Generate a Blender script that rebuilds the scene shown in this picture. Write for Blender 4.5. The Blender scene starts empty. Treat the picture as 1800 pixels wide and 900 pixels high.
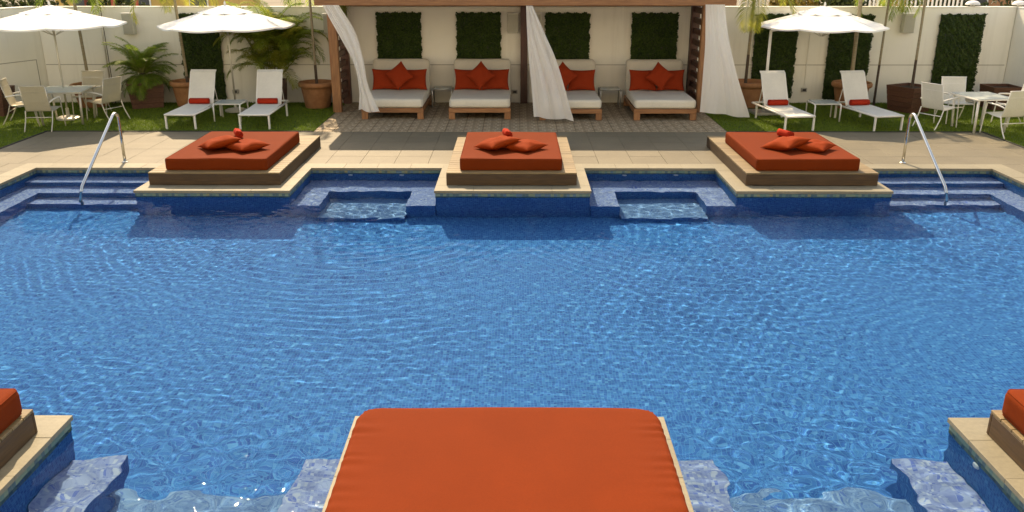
import bpy, math, random
import numpy as np
from mathutils import Vector, Matrix, noise as mnoise
random.seed(7); RNG = np.random.default_rng(7)
R = math.radians
scene = bpy.context.scene
COL = scene.collection

# ------------------------------------------------------------------ camera, sky, sun, exposure
F = 1507.0; PITCH = R(19.3); YAW = 7.0 / 1507.0; CAM = Vector((0.05, 0.0, 3.5))
cam_data = bpy.data.cameras.new('camera'); cam = bpy.data.objects.new('camera', cam_data); COL.objects.link(cam)
cam.location = CAM; cam.rotation_euler = (math.pi / 2 - PITCH, 0, YAW)
cam_data.sensor_width = 36.0; cam_data.lens = 36.0 * F / 1800.0
cam_data.clip_start = 0.05; cam_data.clip_end = 2000.0
scene.camera = cam

SUN_DIR = Vector((0.26, -1.0, -1.00)).normalized()          # the way the light travels
SUN_EL = math.asin(-SUN_DIR.z); SUN_AZ = math.atan2(-SUN_DIR.x, -SUN_DIR.y)   # clockwise from +Y
world = bpy.data.worlds.new('World'); scene.world = world; world.use_nodes = True
wn = world.node_tree.nodes; wl = world.node_tree.links
sky = wn.new('ShaderNodeTexSky'); sky.sky_type = 'NISHITA'; sky.sun_disc = False
sky.sun_elevation = SUN_EL; sky.sun_rotation = SUN_AZ
sky.air_density = 1.0; sky.dust_density = 0.8; sky.ozone_density = 0.2
wn['Background'].inputs['Strength'].default_value = 0.13
wl.new(sky.outputs[0], wn['Background'].inputs['Color'])

sun_data = bpy.data.lights.new('sun', 'SUN'); sun_data.energy = 2.25; sun_data.angle = R(0.5); sun_data.color = (1.0, 0.95, 0.87)
sun = bpy.data.objects.new('sun', sun_data); COL.objects.link(sun)
sun.rotation_euler = SUN_DIR.to_track_quat('-Z', 'Y').to_euler()
sun.location = (-8, 30, 25)
sun_data.cycles.is_caustics_light = True

vs = scene.view_settings
vs.view_transform = 'Standard'; vs.look = 'None'; vs.exposure = 1.5; vs.gamma = 1.0; vs.use_curve_mapping = False
vs.use_white_balance = True; vs.white_balance_temperature = 10300; vs.white_balance_tint = 14
scene.render.engine = 'CYCLES'
cy = scene.cycles
cy.max_bounces = 10; cy.diffuse_bounces = 4; cy.glossy_bounces = 4; cy.transmission_bounces = 8; cy.transparent_max_bounces = 12
cy.caustics_refractive = True; cy.caustics_reflective = False
cy.use_denoising = True; cy.sample_clamp_indirect = 6.0; cy.blur_glossy = 0.3

# ------------------------------------------------------------------ pixel -> place (1800 x 900 pixels of the photograph)
fw = Vector((-math.sin(YAW) * math.cos(PITCH), math.cos(YAW) * math.cos(PITCH), -math.sin(PITCH)))
rt = Vector((math.cos(YAW), math.sin(YAW), 0)); up = rt.cross(fw)
def ray(u, v): return fw + rt * ((u - 900) / F) - up * ((v - 450) / F)
def at(u, v, z=0.0):
    d = ray(u, v); return CAM + d * ((z - CAM.z) / d.z)
def aty(u, v, y):
    d = ray(u, v); return CAM + d * ((y - CAM.y) / d.y)

# ------------------------------------------------------------------ materials
MATS = {}
def new_mat(name):
    m = bpy.data.materials.new(name); m.use_nodes = True
    nt = m.node_tree; b = nt.nodes['Principled BSDF']; MATS[name] = m
    return m, nt, b
def N(nt, t, **kw):
    n = nt.nodes.new(t)
    for k, v in kw.items():
        if k in n.inputs.keys() if hasattr(n.inputs, 'keys') else False: n.inputs[k].default_value = v
        else: setattr(n, k, v)
    return n
def ramp(nt, fac, stops):
    r = nt.nodes.new('ShaderNodeValToRGB'); e = r.color_ramp.elements
    while len(e) > len(stops): e.remove(e[-1])
    while len(e) < len(stops): e.new(1.0)
    for el, (p, c) in zip(e, stops):
        el.position = p; el.color = (*c, 1) if len(c) == 3 else c
    nt.links.new(fac, r.inputs[0]); return r.outputs[0]
def mixc(nt, fac, a, b, mode='MIX'):
    m = nt.nodes.new('ShaderNodeMix'); m.data_type = 'RGBA'; m.blend_type = mode
    for s, v in ((0, fac), (6, a), (7, b)):
        if hasattr(v, 'is_linked') or hasattr(v, 'links'): nt.links.new(v, m.inputs[s])
        else: m.inputs[s].default_value = v if s == 0 else (*v, 1)
    return m.outputs[2]
def coords(nt, kind='world', scale=(1, 1, 1)):
    if kind == 'world': s = nt.nodes.new('ShaderNodeNewGeometry').outputs['Position']
    elif kind == 'uv': s = nt.nodes.new('ShaderNodeUVMap').outputs[0]
    else: s = nt.nodes.new('ShaderNodeTexCoord').outputs['Object']
    mp = nt.nodes.new('ShaderNodeMapping'); mp.inputs['Scale'].default_value = scale
    nt.links.new(s, mp.inputs[0]); return mp.outputs[0]
def noise(nt, vec, scale, detail=3.0, rough=0.55, out=0):
    n = nt.nodes.new('ShaderNodeTexNoise'); n.inputs['Scale'].default_value = scale
    n.inputs['Detail'].default_value = detail; n.inputs['Roughness'].default_value = rough
    nt.links.new(vec, n.inputs['Vector']); return n.outputs[out]
def bump(nt, bsdf, h, strength, dist=0.01):
    b = nt.nodes.new('ShaderNodeBump'); b.inputs['Strength'].default_value = strength; b.inputs['Distance'].default_value = dist
    nt.links.new(h, b.inputs['Height']); nt.links.new(b.outputs[0], bsdf.inputs['Normal'])
def simple(name, c1, c2, scale=6, rough=0.6, kind='world', stretch=(1, 1, 1), bstr=0.0, bscale=None, metal=0.0, spec=0.5, vary=0.0, bdist=0.01, detail=4):
    m, nt, b = new_mat(name)
    v = coords(nt, kind, stretch)
    f = noise(nt, v, scale, detail)
    col = ramp(nt, f, [(0.3, c1), (0.7, c2)])
    if vary:
        oi = nt.nodes.new('ShaderNodeObjectInfo')
        val = nt.nodes.new('ShaderNodeMapRange'); val.inputs[3].default_value = 1 - vary; val.inputs[4].default_value = 1 + vary
        nt.links.new(oi.outputs['Random'], val.inputs[0])
        hs = nt.nodes.new('ShaderNodeHueSaturation'); nt.links.new(col, hs.inputs['Color']); nt.links.new(val.outputs[0], hs.inputs['Value'])
        col = hs.outputs[0]
    nt.links.new(col, b.inputs['Base Color'])
    b.inputs['Roughness'].default_value = rough; b.inputs['Metallic'].default_value = metal
    b.inputs['Specular IOR Level'].default_value = spec
    if bstr: bump(nt, b, noise(nt, v, bscale or scale * 6, 4), bstr, bdist)
    return m
def mul(a, k): return tuple(x * k for x in a)

def stone_mat(name, base, vary):
    m, nt, b = new_mat(name)
    v = coords(nt); big = noise(nt, v, 1.3, 5, 0.65); fine = noise(nt, v, 28, 4, 0.7)
    vein = noise(nt, coords(nt, 'world', (1.0, 5.0, 1.0)), 3.0, 5, 0.6)
    c = ramp(nt, big, [(0.3, mul(base, 0.86)), (0.7, mul(base, 1.10))])
    c = mixc(nt, ramp(nt, vein, [(0.52, (0, 0, 0)), (0.72, (1, 1, 1))]), c, mul(base, 0.80))
    st = noise(nt, v, 0.55, 6, 0.7)
    c = mixc(nt, ramp(nt, st, [(0.54, (0, 0, 0)), (0.70, (0.45, 0.45, 0.45))]), c, mul(base, 0.62))
    c = mixc(nt, 0.22, c, ramp(nt, fine, [(0.35, mul(base, 0.6)), (0.65, mul(base, 1.25))]))
    oi = nt.nodes.new('ShaderNodeObjectInfo'); mr = nt.nodes.new('ShaderNodeMapRange')
    mr.inputs[3].default_value = 1 - vary; mr.inputs[4].default_value = 1 + vary
    nt.links.new(oi.outputs['Random'], mr.inputs[0])
    hs = nt.nodes.new('ShaderNodeHueSaturation'); nt.links.new(c, hs.inputs['Color']); nt.links.new(mr.outputs[0], hs.inputs['Value'])
    nt.links.new(hs.outputs[0], b.inputs['Base Color'])
    b.inputs['Roughness'].default_value = 0.62; b.inputs['Specular IOR Level'].default_value = 0.35
    bump(nt, b, fine, 0.25, 0.004)
    return m
stone_mat('limestone', (0.160, 0.140, 0.095), 0.06)
stone_mat('coping_stone', (0.235, 0.213, 0.150), 0.08)
simple('mortar', (0.135, 0.118, 0.08), (0.165, 0.145, 0.098), 8, 0.9)

def mosaic(name, stops, tile=0.025, grout=(0.25, 0.35, 0.45), gw=0.09, rough=0.6, big_var=0.2):
    m, nt, b = new_mat(name)
    v = coords(nt, 'uv', (1 / tile, 1 / tile, 1))
    fl = nt.nodes.new('ShaderNodeVectorMath'); fl.operation = 'FLOOR'; nt.links.new(v, fl.inputs[0])
    fr = nt.nodes.new('ShaderNodeVectorMath'); fr.operation = 'FRACTION'; nt.links.new(v, fr.inputs[0])
    wnz = nt.nodes.new('ShaderNodeTexWhiteNoise'); nt.links.new(fl.outputs[0], wnz.inputs['Vector'])
    col = ramp(nt, wnz.outputs['Value'], stops)
    nt.nodes[-1].color_ramp.interpolation = 'CONSTANT'
    big = noise(nt, coords(nt), 0.9, 3)
    col = mixc(nt, ramp(nt, big, [(0.35, (0, 0, 0)), (0.75, (big_var,) * 3)]), col, stops[len(stops) // 2][1])
    sep = nt.nodes.new('ShaderNodeSeparateXYZ'); nt.links.new(fr.outputs[0], sep.inputs[0])
    outs = []
    for k in (0, 1):
        lt = nt.nodes.new('ShaderNodeMath'); lt.operation = 'LESS_THAN'; lt.inputs[1].default_value = gw
        nt.links.new(sep.outputs[k], lt.inputs[0]); outs.append(lt.outputs[0])
    mx = nt.nodes.new('ShaderNodeMath'); mx.operation = 'MAXIMUM'; nt.links.new(outs[0], mx.inputs[0]); nt.links.new(outs[1], mx.inputs[1])
    col = mixc(nt, mx.outputs[0], col, grout)
    nt.links.new(col, b.inputs['Base Color']); b.inputs['Roughness'].default_value = rough; b.inputs['Specular IOR Level'].default_value = 0.08
    inv = nt.nodes.new('ShaderNodeMath'); inv.operation = 'SUBTRACT'; inv.inputs[0].default_value = 1.0; nt.links.new(mx.outputs[0], inv.inputs[1])
    bump(nt, b, inv.outputs[0], 0.3, 0.002)
    return m
mosaic('pool_mosaic', [(0, (0.010, 0.105, 0.33)), (0.15, (0.014, 0.135, 0.38)), (0.45, (0.020, 0.178, 0.435)), (0.8, (0.030, 0.215, 0.47)), (0.94, (0.060, 0.28, 0.53))], 0.032, (0.05, 0.255, 0.49), gw=0.13)
mosaic('step_mosaic', [(0, (0.17, 0.22, 0.42)), (0.2, (0.22, 0.27, 0.46)), (0.5, (0.29, 0.34, 0.50)), (0.78, (0.40, 0.43, 0.52)), (0.92, (0.10, 0.16, 0.42))], 0.025, (0.26, 0.32, 0.48), big_var=0.1)
mosaic('niche_mosaic', [(0, (0.09, 0.19, 0.36)), (0.2, (0.12, 0.23, 0.40)), (0.5, (0.16, 0.28, 0.44)), (0.8, (0.20, 0.32, 0.46)), (0.94, (0.06, 0.15, 0.36))], 0.02, (0.15, 0.27, 0.43), big_var=0.1)
mosaic('band_mosaic', [(0, (0.06, 0.12, 0.15)), (0.3, (0.10, 0.19, 0.18)), (0.55, (0.16, 0.23, 0.18)), (0.8, (0.07, 0.15, 0.24)), (0.93, (0.22, 0.22, 0.13))], 0.05, (0.16, 0.20, 0.18), gw=0.07)
mosaic('patio_mosaic', [(0, (0.24, 0.18, 0.115)), (0.3, (0.38, 0.295, 0.195)), (0.55, (0.46, 0.365, 0.25)), (0.78, (0.30, 0.23, 0.15)), (0.9, (0.53, 0.44, 0.32))], 0.045, (0.26, 0.205, 0.14), gw=0.12, rough=0.6)

def water_mat():
    m = bpy.data.materials.new('water'); m.use_nodes = True; nt = m.node_tree; nt.nodes.clear()
    g = nt.nodes.new('ShaderNodeBsdfRefraction'); g.inputs['IOR'].default_value = 1.333; g.inputs['Roughness'].default_value = 0.0
    g.inputs['Color'].default_value = (0.76, 0.92, 1.0, 1)
    gl = nt.nodes.new('ShaderNodeBsdfGlossy'); gl.inputs['Roughness'].default_value = 0.02
    fr = nt.nodes.new('ShaderNodeFresnel'); fr.inputs['IOR'].default_value = 1.333
    hf = nt.nodes.new('ShaderNodeMath'); hf.operation = 'MULTIPLY'; hf.inputs[1].default_value = 0.12    # reflection turned down below Fresnel to curb glare
    mx = nt.nodes.new('ShaderNodeMixShader'); nt.links.new(fr.outputs[0], hf.inputs[0]); nt.links.new(hf.outputs[0], mx.inputs[0])
    nt.links.new(g.outputs[0], mx.inputs[1]); nt.links.new(gl.outputs[0], mx.inputs[2])
    o = nt.nodes.new('ShaderNodeOutputMaterial'); nt.links.new(mx.outputs[0], o.inputs[0]); MATS['water'] = m
water_mat()

def fabric(name, c, rough=0.85, weave=900, trans=0.0, vary=0.0, bstr=0.15):
    m, nt, b = new_mat(name)
    v = coords(nt, 'object'); big = noise(nt, v, 3.0, 4, 0.6); f = noise(nt, v, 90, 3)
    col = mixc(nt, 0.5, ramp(nt, big, [(0.3, mul(c, 0.88)), (0.7, mul(c, 1.08))]), ramp(nt, f, [(0.3, mul(c, 0.85)), (0.7, mul(c, 1.12))]))
    nt.links.new(col, b.inputs['Base Color']); b.inputs['Roughness'].default_value = rough
    b.inputs['Specular IOR Level'].default_value = 0.08
    b.inputs['Sheen Weight'].default_value = 0.0
    bump(nt, b, f, bstr, 0.002)
    if trans:
        t = nt.nodes.new('ShaderNodeBsdfTranslucent'); nt.links.new(col, t.inputs[0])
        mx = nt.nodes.new('ShaderNodeMixShader'); mx.inputs[0].default_value = trans
        nt.links.new(b.outputs[0], mx.inputs[1]); nt.links.new(t.outputs[0], mx.inputs[2])
        nt.links.new(mx.outputs[0], nt.nodes['Material Output'].inputs[0])
    return m
fabric('orange_fabric', (0.172, 0.025, 0.0048))
fabric('pillow_fabric', (0.26, 0.033, 0.006))
fabric('red_pillow', (0.30, 0.035, 0.012))
fabric('red_towel', (0.40, 0.030, 0.014), bstr=0.6)
fabric('cream_fabric', (0.70, 0.66, 0.56))
fabric('beige_fabric', (0.56, 0.51, 0.42))
fabric('umbrella_fabric', (0.88, 0.87, 0.83), trans=0.10, bstr=0.05)
fabric('white_sling', (0.78, 0.76, 0.68), trans=0.15)
fabric('tan_sling', (0.58, 0.53, 0.41), trans=0.25)
def curtain_mat():
    m, nt, b = new_mat('sheer_curtain')
    b.inputs['Base Color'].default_value = (0.95, 0.95, 0.93, 1); b.inputs['Roughness'].default_value = 0.9
    t = nt.nodes.new('ShaderNodeBsdfTranslucent'); t.inputs[0].default_value = (0.95, 0.95, 0.93, 1)
    tr = nt.nodes.new('ShaderNodeBsdfTransparent')
    m1 = nt.nodes.new('ShaderNodeMixShader'); m1.inputs[0].default_value = 0.35
    m2 = nt.nodes.new('ShaderNodeMixShader'); m2.inputs[0].default_value = 0.12
    nt.links.new(b.outputs[0], m1.inputs[1]); nt.links.new(t.outputs[0], m1.inputs[2])
    nt.links.new(m1.outputs[0], m2.inputs[1]); nt.links.new(tr.outputs[0], m2.inputs[2])
    nt.links.new(m2.outputs[0], nt.nodes['Material Output'].inputs[0])
curtain_mat()
def wood(name, c1, c2, axis='x', rough=0.6, vary=0.15):
    st = {'x': (1.2, 14, 14), 'y': (14, 1.2, 14), 'z': (14, 14, 1.2)}[axis]
    return simple(name, c1, c2, 2.6, rough, 'world', st, 0.35, 6, vary=vary, bdist=0.004, detail=6)
for ax in 'xyz':
    wood('teak_' + ax, (0.22, 0.090, 0.036), (0.38, 0.17, 0.072), ax, 0.5)
    wood('board_' + ax, (0.038, 0.019, 0.0065), (0.078, 0.041, 0.0155), ax, 0.65)
    wood('platform_' + ax, (0.15, 0.10, 0.046), (0.26, 0.19, 0.095), ax, 0.65)
    wood('darkwood_' + ax, (0.060, 0.020, 0.012), (0.12, 0.042, 0.024), ax, 0.5)
wood('planter_wood', (0.085, 0.032, 0.018), (0.15, 0.062, 0.036), 'x', 0.6)
def plaster():
    m, nt, b = new_mat('plaster')
    v = coords(nt); big = noise(nt, v, 0.7, 5, 0.6); st = noise(nt, coords(nt, 'world', (3.0, 3.0, 0.22)), 1.6, 5, 0.65)
    c = ramp(nt, big, [(0.3, (0.80, 0.77, 0.68)), (0.7, (0.87, 0.84, 0.75))])
    c = mixc(nt, ramp(nt, st, [(0.52, (0, 0, 0)), (0.75, (0.30, 0.30, 0.30))]), c, (0.58, 0.54, 0.45))
    nt.links.new(c, b.inputs['Base Color']); b.inputs['Roughness'].default_value = 0.85; b.inputs['Specular IOR Level'].default_value = 0.3
    bump(nt, b, noise(nt, v, 30, 4), 0.12, 0.01)
plaster()
simple('plaster_joint', (0.34, 0.31, 0.25), (0.40, 0.37, 0.30), 3, 0.9)
simple('white_metal', (0.74, 0.72, 0.66), (0.80, 0.78, 0.72), 8, 0.35)
simple('tan_metal', (0.52, 0.48, 0.40), (0.60, 0.56, 0.47), 8, 0.35, metal=0.3)
simple('grey_metal', (0.40, 0.39, 0.36), (0.50, 0.49, 0.46), 8, 0.35, metal=0.6)
simple('black_metal', (0.03, 0.03, 0.03), (0.05, 0.045, 0.04), 8, 0.4)
simple('steel', (0.70, 0.68, 0.63), (0.78, 0.76, 0.70), 12, 0.18, metal=1.0)
simple('terracotta', (0.30, 0.125, 0.052), (0.42, 0.19, 0.085), 7, 0.8, bstr=0.4, bscale=60)
simple('soil', (0.03, 0.02, 0.013), (0.07, 0.045, 0.03), 30, 0.95, bstr=0.8, bscale=60)
simple('speaker_box', (0.50, 0.48, 0.40), (0.56, 0.54, 0.45), 8, 0.5)
simple('speaker_grille', (0.36, 0.345, 0.28), (0.42, 0.40, 0.33), 60, 0.6)
simple('turf', (0.045, 0.085, 0.012), (0.085, 0.135, 0.022), 14, 0.9, bstr=0.8, bscale=160)
simple('dark_strip', (0.012, 0.014, 0.008), (0.025, 0.026, 0.016), 10, 0.7)
simple('street_surface', (0.36, 0.33, 0.28), (0.46, 0.42, 0.36), 0.5, 0.9)
simple('ground_soil', (0.16, 0.13, 0.09), (0.24, 0.20, 0.14), 0.3, 0.95)
simple('ochre_paint', (0.55, 0.33, 0.09), (0.62, 0.38, 0.12), 1, 0.8)
simple('orange_paint', (0.42, 0.19, 0.09), (0.50, 0.24, 0.12), 1, 0.8)
simple('red_paint', (0.30, 0.05, 0.03), (0.36, 0.07, 0.04), 1, 0.6)
simple('white_paint', (0.76, 0.74, 0.70), (0.82, 0.80, 0.76), 2, 0.6)
simple('roof_grey', (0.30, 0.28, 0.26), (0.38, 0.36, 0.33), 2, 0.8)
simple('trunk_pale', (0.24, 0.19, 0.12), (0.36, 0.30, 0.20), 3, 0.85, 'object', (1, 1, 9), 0.7, 6)
simple('trunk_dark', (0.055, 0.035, 0.024), (0.11, 0.075, 0.05), 3, 0.85, 'object', (1, 1, 12), 0.7, 8)
simple('inlet_plastic', (0.80, 0.80, 0.78), (0.85, 0.85, 0.83), 5, 0.3)
simple('pane_dark', (0.05, 0.06, 0.07), (0.07, 0.08, 0.09), 2, 0.1)
def leaf_mat(name, c1, c2, trans=0.35, rough=0.5):
    m, nt, b = new_mat(name)
    g = nt.nodes.new('ShaderNodeNewGeometry')
    rnd = g.outputs['Random Per Island']
    big = noise(nt, coords(nt), 5.0, 4)
    ad = nt.nodes.new('ShaderNodeMath'); ad.operation = 'ADD'; nt.links.new(rnd, ad.inputs[0]); nt.links.new(big, ad.inputs[1])
    ml = nt.nodes.new('ShaderNodeMath'); ml.operation = 'MULTIPLY'; ml.inputs[1].default_value = 0.5; nt.links.new(ad.outputs[0], ml.inputs[0])
    col = ramp(nt, ml.outputs[0], [(0.2, c1), (0.8, c2)])
    nt.links.new(col, b.inputs['Base Color']); b.inputs['Roughness'].default_value = rough; b.inputs['Specular IOR Level'].default_value = 0.3
    t = nt.nodes.new('ShaderNodeBsdfTranslucent'); nt.links.new(col, t.inputs[0])
    mx = nt.nodes.new('ShaderNodeMixShader'); mx.inputs[0].default_value = trans
    nt.links.new(b.outputs[0], mx.inputs[1]); nt.links.new(t.outputs[0], mx.inputs[2])
    nt.links.new(mx.outputs[0], nt.nodes['Material Output'].inputs[0])
leaf_mat('palm_leaf', (0.11, 0.18, 0.024), (0.33, 0.41, 0.065), 0.5)
leaf_mat('palm_leaf_yellow', (0.16, 0.20, 0.025), (0.42, 0.40, 0.07), 0.5)
leaf_mat('cycad_leaf', (0.09, 0.17, 0.022), (0.27, 0.37, 0.055), 0.45)
leaf_mat('hedge_leaf', (0.008, 0.026, 0.004), (0.052, 0.092, 0.014), 0.2)
leaf_mat('tree_leaf', (0.02, 0.035, 0.01), (0.07, 0.09, 0.025), 0.25)
leaf_mat('autumn_leaf', (0.16, 0.12, 0.03), (0.34, 0.24, 0.06), 0.3)
leaf_mat('grass_blade', (0.080, 0.145, 0.012), (0.21, 0.30, 0.038), 0.3, 0.6)
simple('palm_stem', (0.14, 0.16, 0.04), (0.24, 0.24, 0.08), 5, 0.6)
def glass_mat():
    m, nt, b = new_mat('table_glass')
    b.inputs['Base Color'].default_value = (0.62, 0.68, 0.66, 1); b.inputs['Roughness'].default_value = 0.25
    tr = nt.nodes.new('ShaderNodeBsdfTransparent'); tr.inputs[0].default_value = (0.8, 0.88, 0.85, 1)
    mx = nt.nodes.new('ShaderNodeMixShader'); mx.inputs[0].default_value = 0.35
    nt.links.new(b.outputs[0], mx.inputs[1]); nt.links.new(tr.outputs[0], mx.inputs[2])
    nt.links.new(mx.outputs[0], nt.nodes['Material Output'].inputs[0])
glass_mat()

# ------------------------------------------------------------------ mesh helpers
class MB:
    def __init__(s): s.v = []; s.f = []
    def add(s, vs_, fs_):
        o = len(s.v); s.v += [tuple(p) for p in vs_]; s.f += [tuple(i + o for i in f) for f in fs_]; return s
    def box(s, x0, x1, y0, y1, z0, z1, c=0.0, M=None):
        if c <= 0:
            vs_ = [(x, y, z) for z in (z0, z1) for y in (y0, y1) for x in (x0, x1)]
            fs_ = [(0, 2, 3, 1), (4, 5, 7, 6), (0, 1, 5, 4), (2, 6, 7, 3), (0, 4, 6, 2), (1, 3, 7, 5)]
        else:
            vs_ = []; idx = {}
            X, Y, Z = (x0, x1), (y0, y1), (z0, z1)
            for i in (0, 1):
                for j in (0, 1):
                    for k in (0, 1):
                        sx, sy, sz = (c if i == 0 else -c), (c if j == 0 else -c), (c if k == 0 else -c)
                        for a, p in enumerate(((X[i], Y[j] + sy, Z[k] + sz), (X[i] + sx, Y[j], Z[k] + sz), (X[i] + sx, Y[j] + sy, Z[k]))):
                            idx[i, j, k, a] = len(vs_); vs_.append(p)
            q = lambda *t: tuple(idx[a] for a in t)
            fs_ = []
            for i in (0, 1):
                fs_.append(q((i, 0, 0, 0), (i, 1, 0, 0), (i, 1, 1, 0), (i, 0, 1, 0)))
                fs_.append(q((0, i, 0, 1), (1, i, 0, 1), (1, i, 1, 1), (0, i, 1, 1)))
                fs_.append(q((0, 0, i, 2), (1, 0, i, 2), (1, 1, i, 2), (0, 1, i, 2)))
            for a in (0, 1):
                for b in (0, 1):
                    fs_.append(q((a, b, 0, 0), (a, b, 0, 1), (a, b, 1, 1), (a, b, 1, 0)))
                    fs_.append(q((a, 0, b, 0), (a, 0, b, 2), (a, 1, b, 2), (a, 1, b, 0)))
                    fs_.append(q((0, a, b, 1), (0, a, b, 2), (1, a, b, 2), (1, a, b, 1)))
            for i in (0, 1):
                for j in (0, 1):
                    for k in (0, 1): fs_.append(q((i, j, k, 0), (i, j, k, 1), (i, j, k, 2)))
        if M is not None: vs_ = [M @ Vector(p) for p in vs_]
        return s.add(vs_, fs_)
    def tube(s, pts, r, seg=8, caps=True):
        pts = [Vector(p) for p in pts]; n = len(pts); rs = r if isinstance(r, (list, tuple)) else [r] * n
        rings = []; prev = None
        for i, p in enumerate(pts):
            d = (pts[min(i + 1, n - 1)] - pts[max(i - 1, 0)]).normalized()
            if prev is None:
                a = d.orthogonal().normalized()
            else:
                a = (prev - d * prev.dot(d))
                a = a.normalized() if a.length > 1e-6 else d.orthogonal().normalized()
            prev = a; b = d.cross(a)
            rings.append([p + (a * math.cos(t) + b * math.sin(t)) * rs[i] for t in [2 * math.pi * k / seg for k in range(seg)]])
        vs_ = [p for ring in rings for p in ring]; fs_ = []
        for i in range(n - 1):
            for k in range(seg):
                k2 = (k + 1) % seg; fs_.append((i * seg + k, i * seg + k2, (i + 1) * seg + k2, (i + 1) * seg + k))
        if caps: fs_ += [tuple(range(seg))[::-1], tuple((n - 1) * seg + k for k in range(seg))]
        return s.add(vs_, fs_)
    def lathe(s, prof, cx=0, cy=0, seg=24, rot=0.0):
        n = len(prof); vs_ = []; fs_ = []
        for (r, z) in prof:
            for k in range(seg):
                t = 2 * math.pi * k / seg + rot; vs_.append((cx + r * math.cos(t), cy + r * math.sin(t), z))
        for i in range(n - 1):
            for k in range(seg):
                k2 = (k + 1) % seg; fs_.append((i * seg + k, i * seg + k2, (i + 1) * seg + k2, (i + 1) * seg + k))
        fs_ += [tuple(range(seg))[::-1], tuple((n - 1) * seg + k for k in range(seg))]
        return s.add(vs_, fs_)
    def sheet(s, prof, x0, x1, th, nx=1):      # prof: list of (y, z); a strip of cloth or board extruded along x with thickness
        P = [Vector((0, a, b)) for a, b in prof]; n = len(P); top = []; bot = []
        for i in range(n):
            d = (P[min(i + 1, n - 1)] - P[max(i - 1, 0)]).normalized(); nn = Vector((0, -d.z, d.y))
            top.append(P[i] + nn * th / 2); bot.append(P[i] - nn * th / 2)
        loop = top + bot[::-1]; L = len(loop); vs_ = []; fs_ = []
        for k in range(nx + 1):
            x = x0 + (x1 - x0) * k / nx; vs_ += [(x, p.y, p.z) for p in loop]
        for k in range(nx):
            for i in range(L):
                j = (i + 1) % L; fs_.append((k * L + i, k * L + j, (k + 1) * L + j, (k + 1) * L + i))
        fs_ += [tuple(range(L))[::-1], tuple(nx * L + i for i in range(L))]
        return s.add(vs_, fs_)
    def mesh(s, name, mat=None, smooth=False):
        me = bpy.data.meshes.new(name); me.from_pydata(s.v, [], s.f); finish(me, mat, smooth); return me
def finish(me, mat, smooth):
    me.validate(); 
    if mat: me.materials.append(MATS[mat])
    box_uv(me)
    if smooth: me.polygons.foreach_set('use_smooth', [True] * len(me.polygons))
    me.update()
def box_uv(me):
    n = len(me.loops)
    if n == 0: return
    co = np.empty(len(me.vertices) * 3, np.float32); me.vertices.foreach_get('co', co); co = co.reshape(-1, 3)
    li = np.empty(n, np.int32); me.loops.foreach_get('vertex_index', li)
    npoly = len(me.polygons); nm = np.empty(npoly * 3, np.float32); me.polygons.foreach_get('normal', nm); nm = np.abs(nm.reshape(-1, 3))
    lt = np.empty(npoly, np.int32); me.polygons.foreach_get('loop_total', lt)
    ax = np.repeat(nm.argmax(1), lt); c = co[li]
    uv = np.where((ax == 2)[:, None], c[:, :2], np.where((ax == 0)[:, None], c[:, 1:3], c[:, [0, 2]]))
    layer = me.uv_layers.new(name='UVMap'); layer.data.foreach_set('uv', uv.astype(np.float32).ravel())
def fix_normals(me):
    import bmesh
    bm = bmesh.new(); bm.from_mesh(me); bmesh.ops.recalc_face_normals(bm, faces=bm.faces); bm.to_mesh(me); bm.free()
def obj(name, data, mat=None, parent=None, loc=(0, 0, 0), rot=(0, 0, 0), smooth=False, label=None, cat=None, group=None, kind=None):
    if isinstance(data, MB):
        data = data.mesh(name, mat, smooth); fix_normals(data)
    o = bpy.data.objects.new(name, data); COL.objects.link(o)
    o.location = loc; o.rotation_euler = rot
    if parent: o.parent = parent
    if label: o['label'] = label
    if cat: o['category'] = cat
    if group: o['group'] = group
    if kind: o['kind'] = kind
    return o
def thing(name, label, cat, loc=(0, 0, 0), rz=0.0, group=None):
    o = bpy.data.objects.new(name, None); COL.objects.link(o); o.empty_display_size = 0.1
    o.location = loc; o.rotation_euler = (0, 0, rz); o['label'] = label; o['category'] = cat
    if group: o['group'] = group
    return o
def copy_tree(o, parent=None, **props):
    c = o.copy(); COL.objects.link(c); c.parent = parent
    for k, v in props.items(): c[k] = v
    for ch in [x for x in bpy.data.objects if x.parent == o]: copy_tree(ch, c)
    return c
def np_mesh(name, V, Fq, mat, smooth=False, uv=False):
    me = bpy.data.meshes.new(name); V = np.asarray(V, np.float32); Fq = np.asarray(Fq, np.int32); k = Fq.shape[1]
    me.vertices.add(len(V)); me.vertices.foreach_set('co', V.ravel())
    me.loops.add(Fq.size); me.loops.foreach_set('vertex_index', Fq.ravel())
    me.polygons.add(len(Fq)); me.polygons.foreach_set('loop_start', np.arange(len(Fq), dtype=np.int32) * k)
    me.update(calc_edges=True)
    if mat: me.materials.append(MATS[mat])
    if smooth: me.polygons.foreach_set('use_smooth', np.ones(len(Fq), bool))
    if uv: box_uv(me)
    return me
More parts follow.
